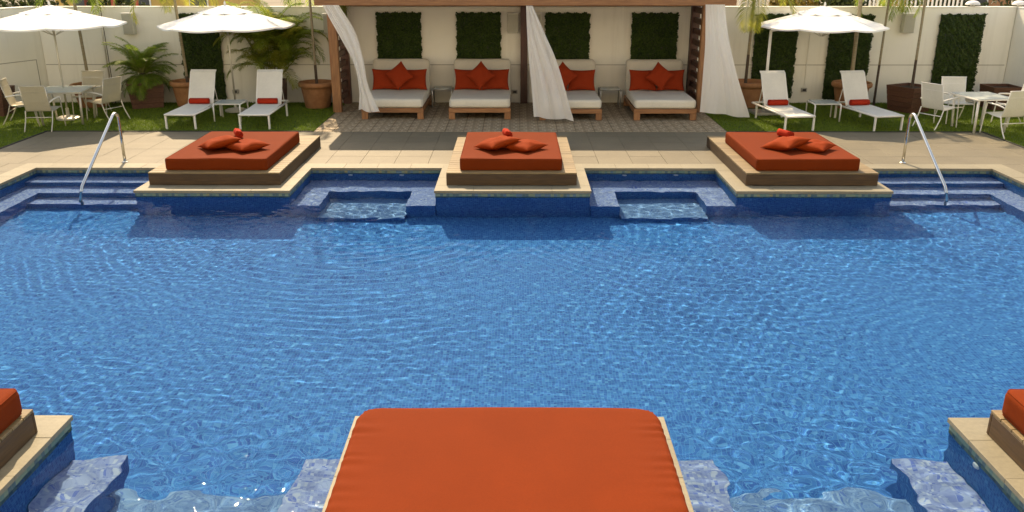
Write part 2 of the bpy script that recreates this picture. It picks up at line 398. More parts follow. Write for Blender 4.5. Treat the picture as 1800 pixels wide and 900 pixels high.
def rounded_box(sx, sy, sz, r, n=(10, 10, 4), disp=None):
    """soft block centred in x and y, standing on z = 0"""
    vs_ = []; fs_ = []; key = {}
    h = Vector((sx / 2, sy / 2, sz / 2))
    def vert(p):
        k = tuple(round(c, 5) for c in p)
        if k in key: return key[k]
        P = Vector(p); q = Vector([max(-h[i] + r, min(h[i] - r, P[i])) for i in range(3)]); d = P - q
        if d.length > 1e-6: P = q + d.normalized() * r
        P.z += sz / 2
        if disp: P = disp(P)
        key[k] = len(vs_); vs_.append(P); return key[k]
    def lin(a, m, n_):     # denser near the ends so that the rounding is smooth
        e = [0, .3, .65, 1, 2.2, 3.4] if (a > .5 and r < .06) else [0, .3, .65, 1]; pts = [-a + r * t for t in e]; w0 = -a + r * e[-1]; pts += [w0 + (-2 * w0) * t / n_ for t in range(1, n_)]; pts += [a - r * t for t in e[::-1]]
        return pts
    L = [lin(h[i], 3, n[i]) for i in range(3)]
    for ax in range(3):
        b, c = (ax + 1) % 3, (ax + 2) % 3
        for sgn in (-1, 1):
            for i in range(len(L[b]) - 1):
                for j in range(len(L[c]) - 1):
                    q = []
                    for (ii, jj) in ((i, j), (i + 1, j), (i + 1, j + 1), (i, j + 1)):
                        p = [0, 0, 0]; p[ax] = sgn * h[ax]; p[b] = L[b][ii]; p[c] = L[c][jj]; q.append(vert(p))
                    fs_.append(tuple(q if sgn > 0 else q[::-1]))
    m = MB(); m.v = [tuple(p) for p in vs_]; m.f = fs_
    return m
def pillow_mb(sx, sy, th, seed=0, n=18):
    """square-cornered cushion lying flat, centre at z = th/2"""
    m = MB(); vs_ = []; fs_ = []
    for side in (1, -1):
        for i in range(n + 1):
            for j in range(n + 1):
                u, v = -1 + 2 * i / n, -1 + 2 * j / n
                pin = 1 - 0.10 * (1 - abs(v) ** 2) * abs(u) ** 3
                pin2 = 1 - 0.10 * (1 - abs(u) ** 2) * abs(v) ** 3
                t = max(0.0, (1 - abs(u) ** 2.6)) ** 0.62 * max(0.0, (1 - abs(v) ** 2.6)) ** 0.62
                w = mnoise.noise(Vector((u * 2 + seed * 3.1, v * 2, side * 2 + seed))) * 0.16 * t + mnoise.noise(Vector((u * 6 + seed, v * 6, side * 3))) * 0.05 * t
                vs_.append((u * sx / 2 * pin, v * sy / 2 * pin2, th / 2 + side * (t * th / 2 + 0.004) + w * th))
    k = (n + 1) ** 2
    for i in range(n):
        for j in range(n):
            a = i * (n + 1) + j; q = (a, a + n + 1, a + n + 2, a + 1)
            fs_.append(q); fs_.append(tuple(x + k for x in q[::-1]))
    rim = [(0, j) for j in range(n)] + [(i, n) for i in range(n)] + [(n, n - j) for j in range(n)] + [(n - i, 0) for i in range(n)]
    ids = [i * (n + 1) + j for i, j in rim]
    for a, b in zip(ids, ids[1:] + ids[:1]): fs_.append((a, b, b + k, a + k))
    return m.add(vs_, fs_)
def smooth_path(pts, n=6):
    P = [Vector(p) for p in pts]; out = []
    for i in range(len(P) - 1):
        p0, p1, p2, p3 = P[max(i - 1, 0)], P[i], P[i + 1], P[min(i + 2, len(P) - 1)]
        for k in range(n):
            t = k / n
            out.append(0.5 * ((2 * p1) + (p2 - p0) * t + (2 * p0 - 5 * p1 + 4 * p2 - p3) * t * t + (3 * p1 - p0 - 3 * p2 + p3) * t ** 3))
    return out + [P[-1]]

# ------------------------------------------------------------------ the setting: ground, pool, deck, lawn
WZ = -0.09; FLOOR = -1.20
PXO, PXI, PC = 5.97, 3.54, 1.22          # side platforms from 3.54 to 5.97, middle one to 1.22
YF, YB, YN, YNB = 13.10, 14.64, 6.06, 4.52   # far platform front, far niche back, near platform front, near niche back
SX = 8.36
def rects_sheet(name, rects, z, mat, kind='structure', parent=None):
    m = MB()
    for (x0, x1, y0, y1) in rects: m.add([(x0, y0, z), (x1, y0, z), (x1, y1, z), (x0, y1, z)], [(0, 1, 2, 3)])
    return obj(name, m, mat, parent, kind=kind)
rects_sheet('ground', [(-600, 600, 24.0, 900), (-600, 600, -300, -6), (-600, -15, -6, 24.0), (15, 600, -6, 24.0)], -0.06, 'ground_soil')
rects_sheet('street', [(-60, 60, 30.0, 46.0)], -0.056, 'street_surface')

# pool basin: mosaic floor and walls
outline = [(-SX, YNB), (-SX, YB), (-PXO, YB), (-PXO, YF), (-PXI, YF), (-PXI, YB), (-PC, YB), (-PC, YF), (PC, YF), (PC, YB), (PXI, YB), (PXI, YF), (PXO, YF), (PXO, YB), (SX, YB), (SX, YNB),
           (PXO, YNB), (PXO, YN), (PXI, YN), (PXI, YNB), (PC, YNB), (PC, YN), (-PC, YN), (-PC, YNB), (-PXI, YNB), (-PXI, YN), (-PXO, YN), (-PXO, YNB)]
basin = MB()
basin.add([(-SX - .1, YNB - .1, FLOOR), (SX + .1, YNB - .1, FLOOR), (SX + .1, YB + .1, FLOOR), (-SX - .1, YB + .1, FLOOR)], [(0, 1, 2, 3)])
for (a, b) in zip(outline, outline[1:] + outline[:1]):
    basin.add([(a[0], a[1], FLOOR - .02), (b[0], b[1], FLOOR - .02), (b[0], b[1], -0.042), (a[0], a[1], -0.042)], [(0, 1, 2, 3)])
me = basin.mesh('pool_basin', 'pool_mosaic')
pool = obj('pool_basin', me, kind='structure')
# waterline band of larger tiles, a few millimetres proud of the wall
band = MB(); BH = 0.004
area = sum(a[0] * b[1] - b[0] * a[1] for a, b in zip(outline, outline[1:] + outline[:1]))
sg = 1 if area > 0 else -1
n_o = len(outline); inset = []
for i in range(n_o):
    p0, p1, p2 = outline[i - 1], outline[i], outline[(i + 1) % n_o]
    def nrm(a, b):
        dx, dy = b[0] - a[0], b[1] - a[1]; l = math.hypot(dx, dy); return (-dy / l * sg, dx / l * sg)
    n1, n2 = nrm(p0, p1), nrm(p1, p2); inset.append((p1[0] + (n1[0] + n2[0]) * BH, p1[1] + (n1[1] + n2[1]) * BH))
for (a, b) in zip(inset, inset[1:] + inset[:1]):
    band.add([(a[0], a[1], -0.158), (b[0], b[1], -0.158), (b[0], b[1], -0.044), (a[0], a[1], -0.044)], [(0, 1, 2, 3)])
obj('waterline_tile_band', band.mesh('waterline_tile_band', 'band_mosaic'), parent=pool)
# steps in both far corners, seats and a foot step in every niche
E_ = 0.006
def block(name, x0, x1, y0, y1, ztop, mat='step_mosaic', m=None):
    b = MB(); b.box(x0, x1, y0, y1, FLOOR - .01, ztop, 0.004)
    o = obj(name, b, mat, pool)
    o.data.materials.append(MATS['pool_mosaic'])
    for p in o.data.polygons: p.material_index = 0 if p.normal.z > 0.5 else 1
    return o
for s in (-1, 1):
    def X(a, b): return (min(s * a, s * b), max(s * a, s * b))
    zs = [WZ - 0.28, WZ - 0.56, WZ - 0.84]; ys = [YB - 0.42, YB - 0.84, YB - 1.22]
    x = X(PXO + E_, SX - E_); block('step', x[0], x[1], ys[0], YB - E_, zs[0])
    x = X(PXO + E_, SX - E_); block('step', x[0], x[1], ys[1], ys[0] - .002, zs[1])
    x = X(PXO + E_, SX - 0.45); block('step', x[0], x[1], ys[2], ys[1] - .002, zs[2])
    x = X(SX - 0.448, SX - E_); block('ledge', x[0], x[1], 10.4, ys[1] - .002, zs[1])
    for (y0, y1, far) in ((YF, YB, 1), (YNB, YN, 0)):
        zb = WZ - 0.50; x0, x1 = X(PC + E_, PXI - E_)
        if far:
            block('bench', x0, x1, y1 - 0.72, y1 - E_, zb)
            block('bench', x0, x0 + .47, y0 - .03, y1 - 0.7205, zb); block('bench', x1 - .47, x1, y0 - .03, y1 - 0.7205, zb)
            block('step', x0 + .4705, x1 - .4705, y0 - 0.22, y1 - 0.7205, WZ - 0.94, 'niche_mosaic')
        else:
            block('bench', x0, x1, y0 + E_, y0 + 0.72, zb)
            block('bench', x0, x0 + .44, y0 + .7205, y1 - 0.06, zb); block('bench', x1 - .44, x1, y0 + .7205, y1 - 0.06, zb)
            block('step', x0 + .4405, x1 - .4405, y0 + .7205, y1 - 0.27, WZ - 0.84, 'niche_mosaic')
for s in (-1, 1):
    for xx in (1.95, 2.85):
        m = MB(); m.tube([(s * xx, YB - .001, WZ - .13), (s * xx, YB - .03, WZ - .13)], [.045, .035], 12); obj('inlet', m, 'inlet_plastic', pool)
for (x, y) in ((PXI, 5.62), (-PXI, 12.3)):
    if y < 10:
        m = MB(); m.tube([(x - .001, y, WZ - .12), (x - .012, y, WZ - .12)], [.045, .03], 12); obj('inlet', m, 'inlet_plastic', pool)

# water: a rippled sheet cut to the pool's plan
def water():
    step = 0.022
    xs = np.arange(-SX - .02, SX + .03, step); ys_ = np.arange(YNB - .02, YB + .03, step)
    Xg, Yg = np.meshgrid(xs, ys_); Z = np.zeros_like(Xg)
    rng = np.random.default_rng(3)
    def patch(seed, s):
        r = np.random.default_rng(seed); P = np.zeros_like(Xg)
        for _ in range(6):
            a = r.uniform(0, 2 * np.pi); k = s * r.uniform(.5, 1.5); P += np.sin(k * (Xg * np.cos(a) + Yg * np.sin(a)) + r.uniform(0, 6.28))
        return np.clip(P / 5 + .5, 0.1, 1.0)
    def waves(n, lam0, lam1, slope):
        H = np.zeros_like(Xg)
        for _ in range(n):
            lam = rng.uniform(lam0, lam1); k = 2 * np.pi / lam; a = rng.uniform(0, 2 * np.pi)
            wob = 0.35 * np.sin(0.9 * Xg * np.cos(a + 1) + 0.9 * Yg * np.sin(a + 1) + rng.uniform(0, 6.28))
            H += np.sin(k * (Xg * np.cos(a) + Yg * np.sin(a)) + 2 * wob + rng.uniform(0, 6.28)) / k
        return H * slope / math.sqrt(n)
    Z += waves(18, 0.085, 0.17, 0.033) * patch(1, 1.1) + waves(14, 0.18, 0.40, 0.026) * patch(2, .8) + waves(8, 0.8, 2.2, 0.010)
    churn = sum(a * np.exp(-((Xg - x) / sx) ** 2 - ((Yg - y) / sy) ** 2) for (x, y, sx, sy, a) in ((-2.4, 5.0, 1.4, 1.0, 2.4), (2.4, 5.0, 1.4, 1.0, 2.2), (-2.6, 13.7, 1.0, .9, 1.1), (2.4, 13.9, 1.2, .9, .9), (-6.2, 12.4, .7, .7, .5), (6.0, 12.5, .7, .7, .35)))
    Z += churn * (waves(14, 0.11, 0.22, 0.055) + waves(10, 0.25, 0.5, 0.055))
    for (cx, cy_, lam, amp) in ((-2.6, 13.6, .17, .034), (2.7, 13.8, .19, .020), (-1.6, 4.0, .22, .020), (5.0, 9.0, .18, .020)):
        r = np.hypot(Xg - cx, Yg - cy_); k = 2 * np.pi / lam
        ph = 1.6 * np.sin(1.7 * Xg + .7 * Yg) + 1.3 * np.sin(2.3 * Yg - .9 * Xg + 1) + .8 * np.sin(4.1 * Xg + 3.3 * Yg)
        Z += np.sin(k * r + ph) / k * amp * np.exp(-((r - 2.8) / 2.0) ** 2) * patch(int(lam * 1000), 1.6)
    V = np.stack([Xg, Yg, Z + WZ], -1).reshape(-1, 3)
    ny, nx = Xg.shape; i = np.arange((ny - 1) * nx).reshape(ny - 1, nx)[:, :-1].ravel()
    Q = np.stack([i, i + 1, i + nx + 1, i + nx], -1)
    cx = V[Q, 0].mean(1); cyy = V[Q, 1].mean(1); ax = np.abs(cx); g = 0.02
    main = (cyy > YN - g) & (cyy < YF + g)
    nich = ((ax > PC - g) & (ax < PXI + g)) | (ax > PXO - g)
    Q = Q[main | nich]
    used = np.unique(Q); remap = np.full(len(V), -1); remap[used] = np.arange(len(used))
    return np_mesh('pool_water', V[used], remap[Q], 'water', smooth=True)
w = obj('pool_water', water(), kind='structure')
w.cycles.is_caustics_caster = True
for o in bpy.data.objects:
    if o is pool or o.parent is pool: o.cycles.is_caustics_receiver = True

# deck: mortar bed with every slab laid on it
CW = 0.32
land = [(-PXO, -PXI, YF, YB), (-PC, PC, YF, YB), (PXI, PXO, YF, YB), (-15, 15, YB, 24.0), (-15, -SX, -6, YB), (SX, 15, -6, YB),
        (-SX, SX, -6, YNB), (-PXO, -PXI, YNB, YN), (-PC, PC, YNB, YN), (PXI, PXO, YNB, YN)]
deck = rects_sheet('pool_deck', land, -0.041, 'mortar')
MESHES = {}
def piece(name, w_, d_, h_, mat, c=0.002):
    k = (name, round(w_, 3), round(d_, 3))
    if k not in MESHES:
        m = MB(); m.box(-w_ / 2, w_ / 2, -d_ / 2, d_ / 2, -h_, 0, c); MESHES[k] = m.mesh(name, mat); fix_normals(MESHES[k])
    return MESHES[k]
def lay(name, rect, sx, sy, mat, parent, h_=0.04, gap=0.004, z=0.0, skip=None, jit=0.0012, ox=None, oy=None):
    x0, x1, y0, y1 = rect
    def cuts(a, b, s, o):
        o = a if o is None else o
        c = [a] + [o + k * s for k in range(int(math.floor((a - o) / s)) - 1, int((b - o) / s) + 2) if a + 0.06 < o + k * s < b - 0.06] + [b]
        return c
    cx, cy_ = cuts(x0, x1, sx, ox), cuts(y0, y1, sy, oy)
    for i in range(len(cx) - 1):
        for j in range(len(cy_) - 1):
            a, b, c, d = cx[i], cx[i + 1], cy_[j], cy_[j + 1]
            if skip and skip(a, b, c, d): continue
            obj(name, piece(name, b - a - gap, d - c - gap, h_, mat), parent=parent, loc=((a + b) / 2, (c + d) / 2, z + random.uniform(-jit, jit)))
DKX = 9.84; DKY = 17.90
BOXES = [(-5.87, -3.75), (-1.07, 1.03), (3.75, 5.87)]
def under_box(a, b, c, d):
    return any(a > x0 - .02 and b < x1 + .02 and c > 13.4 and d < 16.46 for x0, x1 in BOXES)
lay('slab', (-DKX, DKX, YB + CW, DKY), 0.61, 0.61, 'limestone', deck, skip=under_box, ox=-0.3)
lay('slab', (-DKX, -SX - CW, 3.0, YB + CW), 0.61, 0.61, 'limestone', deck, ox=-9.0, oy=YB + CW)
lay('slab', (SX + CW, DKX, 3.0, YB + CW), 0.61, 0.61, 'limestone', deck, ox=9.0, oy=YB + CW)
# coping stones round the pool edge
coping = MB()
OV = 0.022; CZ = 0.004
strips = []
for s in (-1, 1):
    def X2(a, b): return (min(s * a, s * b), max(s * a, s * b))
    strips += [(*X2(PC, PXI), YB - OV, YB + CW), (*X2(PXO, SX + CW), YB - OV, YB + CW)]                # niche and stair backs
    strips += [(*X2(PXI - OV, PXO + OV), YF - OV, YF + CW), (*X2(PXI - OV, PXO + OV), YN - CW, YN + OV)]  # side platforms
    strips += [(*X2(PXI - OV, PXI + CW), YF + CW, YB + CW), (*X2(PXO - CW, PXO + OV), YF + CW, YB - OV)]
    strips += [(*X2(PC - CW, PC + OV), YF + CW, YB + CW)]
    strips += [(*X2(PXI - OV, PXI + CW), YNB - CW, YN - CW), (*X2(PXO - CW, PXO + OV), YNB + OV, YN - CW), (*X2(PC - CW, PC + OV), YNB - CW, YN - CW)]
    strips += [(*X2(SX - OV, SX + CW), 3.0, YB - OV)]
    strips += [(*X2(PC, PXI), YNB - CW, YNB + OV), (*X2(PXO, SX - OV), YNB - CW, YNB + OV)]
strips += [(-PC - OV, PC + OV, YF - OV, YF + CW), (-PC - OV, PC + OV, YN - CW, YN + OV)]
for (x0, x1, y0, y1) in strips: coping.box(x0 + .03, x1 - .03, y0 + .03, y1 - .03, -0.036, -0.012)
cop = obj('pool_coping', coping, 'mortar', kind='structure')
for (x0, x1, y0, y1) in strips:
    if x1 - x0 > y1 - y0: lay('coping_stone', (x0, x1, y0, y1), (x1 - x0) / max(1, round((x1 - x0) / .6)), 9, 'coping_stone', cop, 0.04, 0.0025, CZ)
    else: lay('coping_stone', (x0, x1, y0, y1), 9, (y1 - y0) / max(1, round((y1 - y0) / .6)), 'coping_stone', cop, 0.04, 0.0025, CZ)
# cabana floor of small patterned tiles
CABX0, CABX1 = -4.22, 4.50
patio = rects_sheet('cabana_floor', [(CABX0, CABX1, DKY + .01, 21.75)], -0.03, 'mortar')
lay('tile', (CABX0, CABX1, DKY + .01, 21.74), 0.396, 0.383, 'patio_mosaic', patio, 0.03, 0.008, 0.002)

# lawn
lawn_rects = [(-13.6, CABX0 - .02, DKY + .05, 21.74), (CABX1 + .02, 13.0, DKY + .05, 21.74), (-16.5, -DKX - .05, 6.0, DKY + .05), (DKX + .05, 13.0, 6.0, DKY + .05)]
rects_sheet('lawn', lawn_rects, -0.012, 'turf')
m = MB()
for (x0, x1, y0, y1) in [(-DKX - .045, CABX0 - .02, DKY + .005, DKY + .045), (CABX1 + .02, DKX + .045, DKY + .005, DKY + .045), (-DKX - .045, -DKX - .005, 6, DKY + .005), (DKX + .005, DKX + .045, 6, DKY + .005)]:
    m.box(x0, x1, y0, y1, -0.03, 0.012, 0.003)
obj('lawn_edge_strip', m, 'dark_strip', kind='structure')  # dark strip where the lawn meets the deck
def grass():
    Vs = []; 
    for (x0, x1, y0, y1) in lawn_rects:
        y0 = max(y0, 14.0); x0 = max(x0, -13.6); n = int((x1 - x0) * (y1 - y0) * 2600)
        P = np.stack([RNG.uniform(x0, x1, n), RNG.uniform(y0, y1, n)], -1)
        a = RNG.uniform(0, 2 * np.pi, n); h = RNG.uniform(.018, .042, n); wd = RNG.uniform(.004, .008, n); ln = RNG.uniform(-.015, .015, (n, 2))
        dx, dy = np.cos(a) * wd, np.sin(a) * wd
        A = np.stack([P[:, 0] - dx, P[:, 1] - dy, np.full(n, -.013)], -1); B = np.stack([P[:, 0] + dx, P[:, 1] + dy, np.full(n, -.013)], -1)
        C = np.stack([P[:, 0] + ln[:, 0], P[:, 1] + ln[:, 1], h - .012], -1)
        Vs.append(np.stack([A, B, C], 1).reshape(-1, 3))
    V = np.concatenate(Vs); return np_mesh('grass', V, np.arange(len(V)).reshape(-1, 3), 'grass_blade')
obj('grass', grass(), kind='stuff', label='short green artificial grass covering the lawn', cat='grass')

# ------------------------------------------------------------------ walls round the garden
WY = 21.76; WT = 2.30
def wall_run(name, label, x0, x1, y0, y1, joint=None):
    t = thing(name, label, 'wall', ((x0 + x1) / 2, (y0 + y1) / 2, 0))
    L = Vector(t.location)
    m = MB(); m.box(x0 - L.x, x1 - L.x, y0 - L.y, y1 - L.y, -0.05, WT, 0.01); obj('wall_body', m, 'plaster', t)
    m = MB(); e = 0.008
    m.box(x0 - e - L.x, x1 + e - L.x, y0 - e - L.y, y1 + e - L.y, WT + .001, WT + .03, 0.006); obj('wall_cap', m, 'plaster', t)
    return t
bw = wall_run('garden_wall', 'long cream plastered wall behind the cabana and the lawns', -11.72, 12.25, WY, WY + .22)
L = Vector(bw.location)
m = MB(); m.box(-11.70 - L.x, 12.2 - L.x, WY - .004 - L.y, WY + .01 - L.y, 0.925, 0.942); obj('wall_joint', m, 'plaster_joint', bw)
lw = thing('garden_wall', 'cream plastered side wall at the left edge beyond the dining set', 'wall', (-11.72, WY + .1, 0), R(-23.5))
m = MB(); m.box(-.25, -.001, -13.0, .0, -.05, WT, .01); obj('wall_body', m, 'plaster', lw)
m = MB(); m.box(-.258, .007, -13.0, .0, WT + .001, WT + .03, .006); obj('wall_cap', m, 'plaster', lw)
m = MB(); m.box(-.01, .004, -12.9, -.30, 1.06, 1.078); obj('wall_joint', m, 'plaster_joint', lw)
m = MB(); m.box(-.01, .004, -.30, -.28, 0, 1.078); obj('wall_joint', m, 'plaster_joint', lw)
rw = wall_run('garden_wall', 'cream plastered side wall at the right edge with a door', 12.26, 12.50, 10.0, WY + .22)
L = Vector(rw.location)
dr = MB(); dr.box(12.235 - L.x, 12.27 - L.x, 19.9 - L.y, 20.85 - L.y, 0.0, 2.05, 0.006); d_ = obj('door', dr, 'plaster', rw)
h_ = MB(); h_.tube([(12.235 - L.x, 20.7 - L.y, 1.0), (12.17 - L.x, 20.7 - L.y, 1.0), (12.17 - L.x, 20.56 - L.y, 1.0)], .014, 8); h_.box(12.226 - L.x, 12.236 - L.x, 20.66 - L.y, 20.74 - L.y, .93, 1.1, .002)
obj('handle', h_, 'black_metal', d_)

# ------------------------------------------------------------------ daybeds round the pool
def wrinkle(sx, sy, amp, seed, c=0.07):
    def f(P):
        P = P.copy(); dx, dy = abs(P.x) - (sx / 2 - c), abs(P.y) - (sy / 2 - c)
        if dx > 0 and dy > 0:                                   # round the corners in plan
            k = max(dx, dy) / math.hypot(dx, dy); P.x = math.copysign(sx / 2 - c + dx * k, P.x); P.y = math.copysign(sy / 2 - c + dy * k, P.y)
        edge = max(abs(P.x) / (sx / 2), 0); g = max(0, (edge - .80) / .20)
        w = math.sin(P.y * 55 + 3 * mnoise.noise(Vector((P.y * 3, seed, P.x)))) * (0.5 + mnoise.noise(Vector((P.y * 5, seed + 4, 0))))
        sag = mnoise.noise(Vector((P.x * 1.4 + seed, P.y * 1.4, P.z * 2))) * 0.012
        return P + Vector((0, 0, amp * w * g * (0.3 if P.z < .1 else 1) + sag * (1 if P.z > .1 else .2)))
    return f
def daybed(label, x0, x1, y0, y1, mx0, mx1, my0, my1, front, zt, n=(12, 14, 4), amp=0.0015, seed=1):
    cx, cy_ = (x0 + x1) / 2, (y0 + y1) / 2; H = 0.205
    t = thing('daybed', label, 'daybed', (cx, cy_, 0.006))
    w2, d2 = (x1 - x0) / 2, (y1 - y0) / 2; T = 0.03
    for (a, b, c, d, ax) in ((-w2, w2, -d2, -d2 + T, 'x'), (-w2, w2, d2 - T, d2, 'x'), (-w2, -w2 + T, -d2 + T + .002, d2 - T - .002, 'y'), (w2 - T, w2, -d2 + T + .002, d2 - T - .002, 'y')):
        m = MB(); m.box(a, b, c, d, 0, H - .026, 0.004); obj('side_board', m, 'board_' + ax, t)
    k = round((y1 - y0) / 0.145); pw = (y1 - y0) / k
    for i in range(k):
        o = obj('plank', piece('plank%.2f' % (x1 - x0), x1 - x0, pw - .007, 0.024, 'platform_x', 0.003), parent=t, loc=(0, -d2 + pw * (i + .5), H + random.uniform(-.001, .001)))
        o.name = 'plank'
    sx, sy, sz = mx1 - mx0, my1 - my0, zt - H - .006
    mt = rounded_box(sx, sy, sz, (.05 if front > 0 else .036), n, wrinkle(sx, sy, amp, seed, .17 if amp > .009 else .05))
    mo = obj('mattress', mt, 'orange_fabric', t, ((mx0 + mx1) / 2 - cx, (my0 + my1) / 2 - cy_, H + .002), smooth=True)
    rr = .05 if front > 0 else .036; q = .29 * rr
    for zz in (sz - q, q):
        loop = []; f_ = wrinkle(sx, sy, amp * .5, seed, .17 if amp > .009 else .05)
        for (sgx, sgy, a0) in ((1, 1, 0), (-1, 1, 90), (-1, -1, 180), (1, -1, 270)):
            for a in range(0, 91, 15):
                an = R(a0 + a); loop.append(f_(Vector((sgx * (sx / 2 - rr) + (rr - q + .001) * math.cos(an), sgy * (sy / 2 - rr) + (rr - q + .001) * math.sin(an), zz))))
        m = MB(); m.tube(loop + [loop[0]], .0055, 6, False); obj('piping', m, 'orange_fabric', mo, smooth=True)
    return t
ZM = 0.41
daybed('low wooden daybed with orange mattress at far left beside the left handrail', -5.87, -3.75, 13.43, 16.45, -5.64, -3.98, 13.56, 15.82, -1, ZM, seed=1)
daybed('low wooden daybed with orange mattress on the middle platform at the far side', -1.07, 1.03, 13.43, 16.45, -0.86, 0.80, 13.56, 15.82, -1, ZM, seed=2)
daybed('low wooden daybed with orange mattress at far right beside the right handrail', 3.75, 5.87, 13.43, 16.45, 3.94, 5.61, 13.56, 15.82, -1, ZM, seed=3)
daybed('large orange mattress daybed in the middle foreground, cut by the bottom edge', -1.10, 1.10, 2.9, 5.78, -1.072, 1.072, 3.0, 5.47, 1, 0.445, (24, 110, 4), 0.0095, 4)
daybed('daybed with red-orange mattress cut off by the left edge in the foreground', -5.86, -3.66, 2.9, 5.82, -5.80, -3.68, 3.0, 5.76, 1, 0.43, (14, 60, 4), 0.003, 5)
daybed('daybed with red-orange mattress cut off by the right edge in the foreground', 3.70, 5.86, 2.9, 5.84, 3.72, 5.80, 3.0, 5.78, 1, 0.43, (14, 60, 4), 0.003, 6)

def lie_pillow(label, x, y, z, rz, tilt, roll, size, th, mat, seed, group, name='throw_pillow'):
    m = pillow_mb(size[0], size[1], th, seed)
    o = obj(name, m, mat, None, (x, y, z), smooth=True, label=label, cat='pillow', group=group)
    o.rotation_euler = (tilt, roll, rz); return o
def rolled_towel(label, x, y, z, rz, L_, r, mat='red_towel', group=None):
    m = MB(); n = 60; turns = 3.2; prof = []
    for i in range(n + 1):
        t = i / n; a = turns * 2 * math.pi * t; rr = r * (0.18 + 0.82 * t); prof.append((rr * math.cos(a), rr * math.sin(a)))
    m.sheet(prof, -L_ / 2, L_ / 2, r * .19, 4)
    k = MB(); k.tube([(-L_ / 2 + .03, 0, 0), (L_ / 2 - .03, 0, 0)], r * .80, 16)
    m.add(k.v, k.f)
    return obj('rolled_towel', m, mat, None, (x, y, z), (0, 0, rz), True, label, 'towel', group)
zt = ZM + .004
GP = 'pillows on the far daybeds'; GT = 'rolled towels on the far daybeds'
for (nm, xc, xt) in (('far left', -4.73, -4.95), ('middle far', -0.03, -.10), ('far right', 4.84, 4.90)):
    lie_pillow('left orange cushion overlapping its neighbour on the %s daybed' % nm, xc - .22, 14.30, zt + .018, R(36), R(-8), R(-8), (.60, .58), .17, 'pillow_fabric', xc, GP)
    lie_pillow('right orange cushion partly under its neighbour on the %s daybed' % nm, xc + .23, 14.27, zt - .022, R(50), R(-1), R(-1), (.56, .56), .165, 'pillow_fabric', xc + 9, GP)
    rolled_towel('red rolled towel standing behind the cushions on the %s daybed' % nm, xt, 15.30, zt + .066, R(90) + R(random.uniform(10, 28)), .32, .070, group=GT)

# ------------------------------------------------------------------ steel handrails at the steps
for s, nm in ((-1, 'left'), (1, 'right')):
    X_ = s * 6.97
    t = thing('handrail', 'bent steel handrail over the steps at the %s end of the pool' % nm, 'handrail', (X_, 15.06, 0), group='pool handrails')
    pts = [(0, 0, .0), (0, -.005, .45), (0, -.03, .80)]
    arc = [(0, -.13 + .12 * math.cos(a), .80 + .095 * math.sin(a)) for a in [R(x) for x in range(0, 150, 15)]]
    pts = [(0, 0, 0), (0, -.004, .5)] + arc + [(0, -1.62, -.02), (0, -1.70, -.14), (0, -1.72, -.30), (0, -1.72, -.88)]
    m = MB(); m.tube(pts, .026, 12); obj('rail_tube', m, 'steel', t, smooth=True)
    m = MB(); m.lathe([(.055, .004), (.055, .010), (.035, .022), (.024, .024)], seg=20); obj('base_collar', m, 'steel', t, smooth=False)

# ------------------------------------------------------------------ cabana: posts, slatted sides, roof
cab = thing('cabana', 'open wooden cabana with flat roof, posts and slatted sides against the wall', 'cabana', (0.15, 20.5, 0))
CL = Vector(cab.location)
def cpart(name, x0, x1, y0, y1, z0, z1, mat, c=.006):
    m = MB(); m.box(x0 - CL.x, x1 - CL.x, y0 - CL.y, y1 - CL.y, z0, z1, c); return obj(name, m, mat, cab)
BY = 18.84; ZB = 2.506
for (xa, xb) in ((-4.27, -4.07), (4.30, 4.50)):
    cpart('post', xa, xb, 20.24, 20.40, 0.004, ZB, 'teak_z'); cpart('post', xa, xb, 21.50, 21.66, 0.004, ZB, 'darkwood_z')
    z = 0.22
    while z < 2.3:
        cpart('slat', xa + .06, xb - .06, 20.402, 21.498, z, z + .13, 'darkwood_y', .003); z += .25
cpart('post', 0.16, 0.33, 21.58, 21.75, 0.004, ZB, 'darkwood_z')
cpart('beam', -4.22, 4.70, BY, BY + .12, ZB + .001, ZB + .25, 'teak_x')
for xa in (-4.25, 4.32, .18): cpart('beam', xa, xa + .14, BY + .122, 21.75, ZB + .002, ZB + .20, 'teak_y')
x = -4.20
while x < 4.55:
    cpart('roof_board', x, x + .144, BY + .005, 21.92, ZB + .252, ZB + .275, 'teak_y', .002); x += .147

cpart('gap_board', -4.20, 4.66, 21.80, 21.86, WT + .032, ZB + .25, 'teak_x')  # unseen board added to block sun through the gap above the wall
cpart('gap_board', -4.20, 4.66, 21.755, 21.798, WT - .02 - .0, ZB + .25, 'teak_x') if False else None

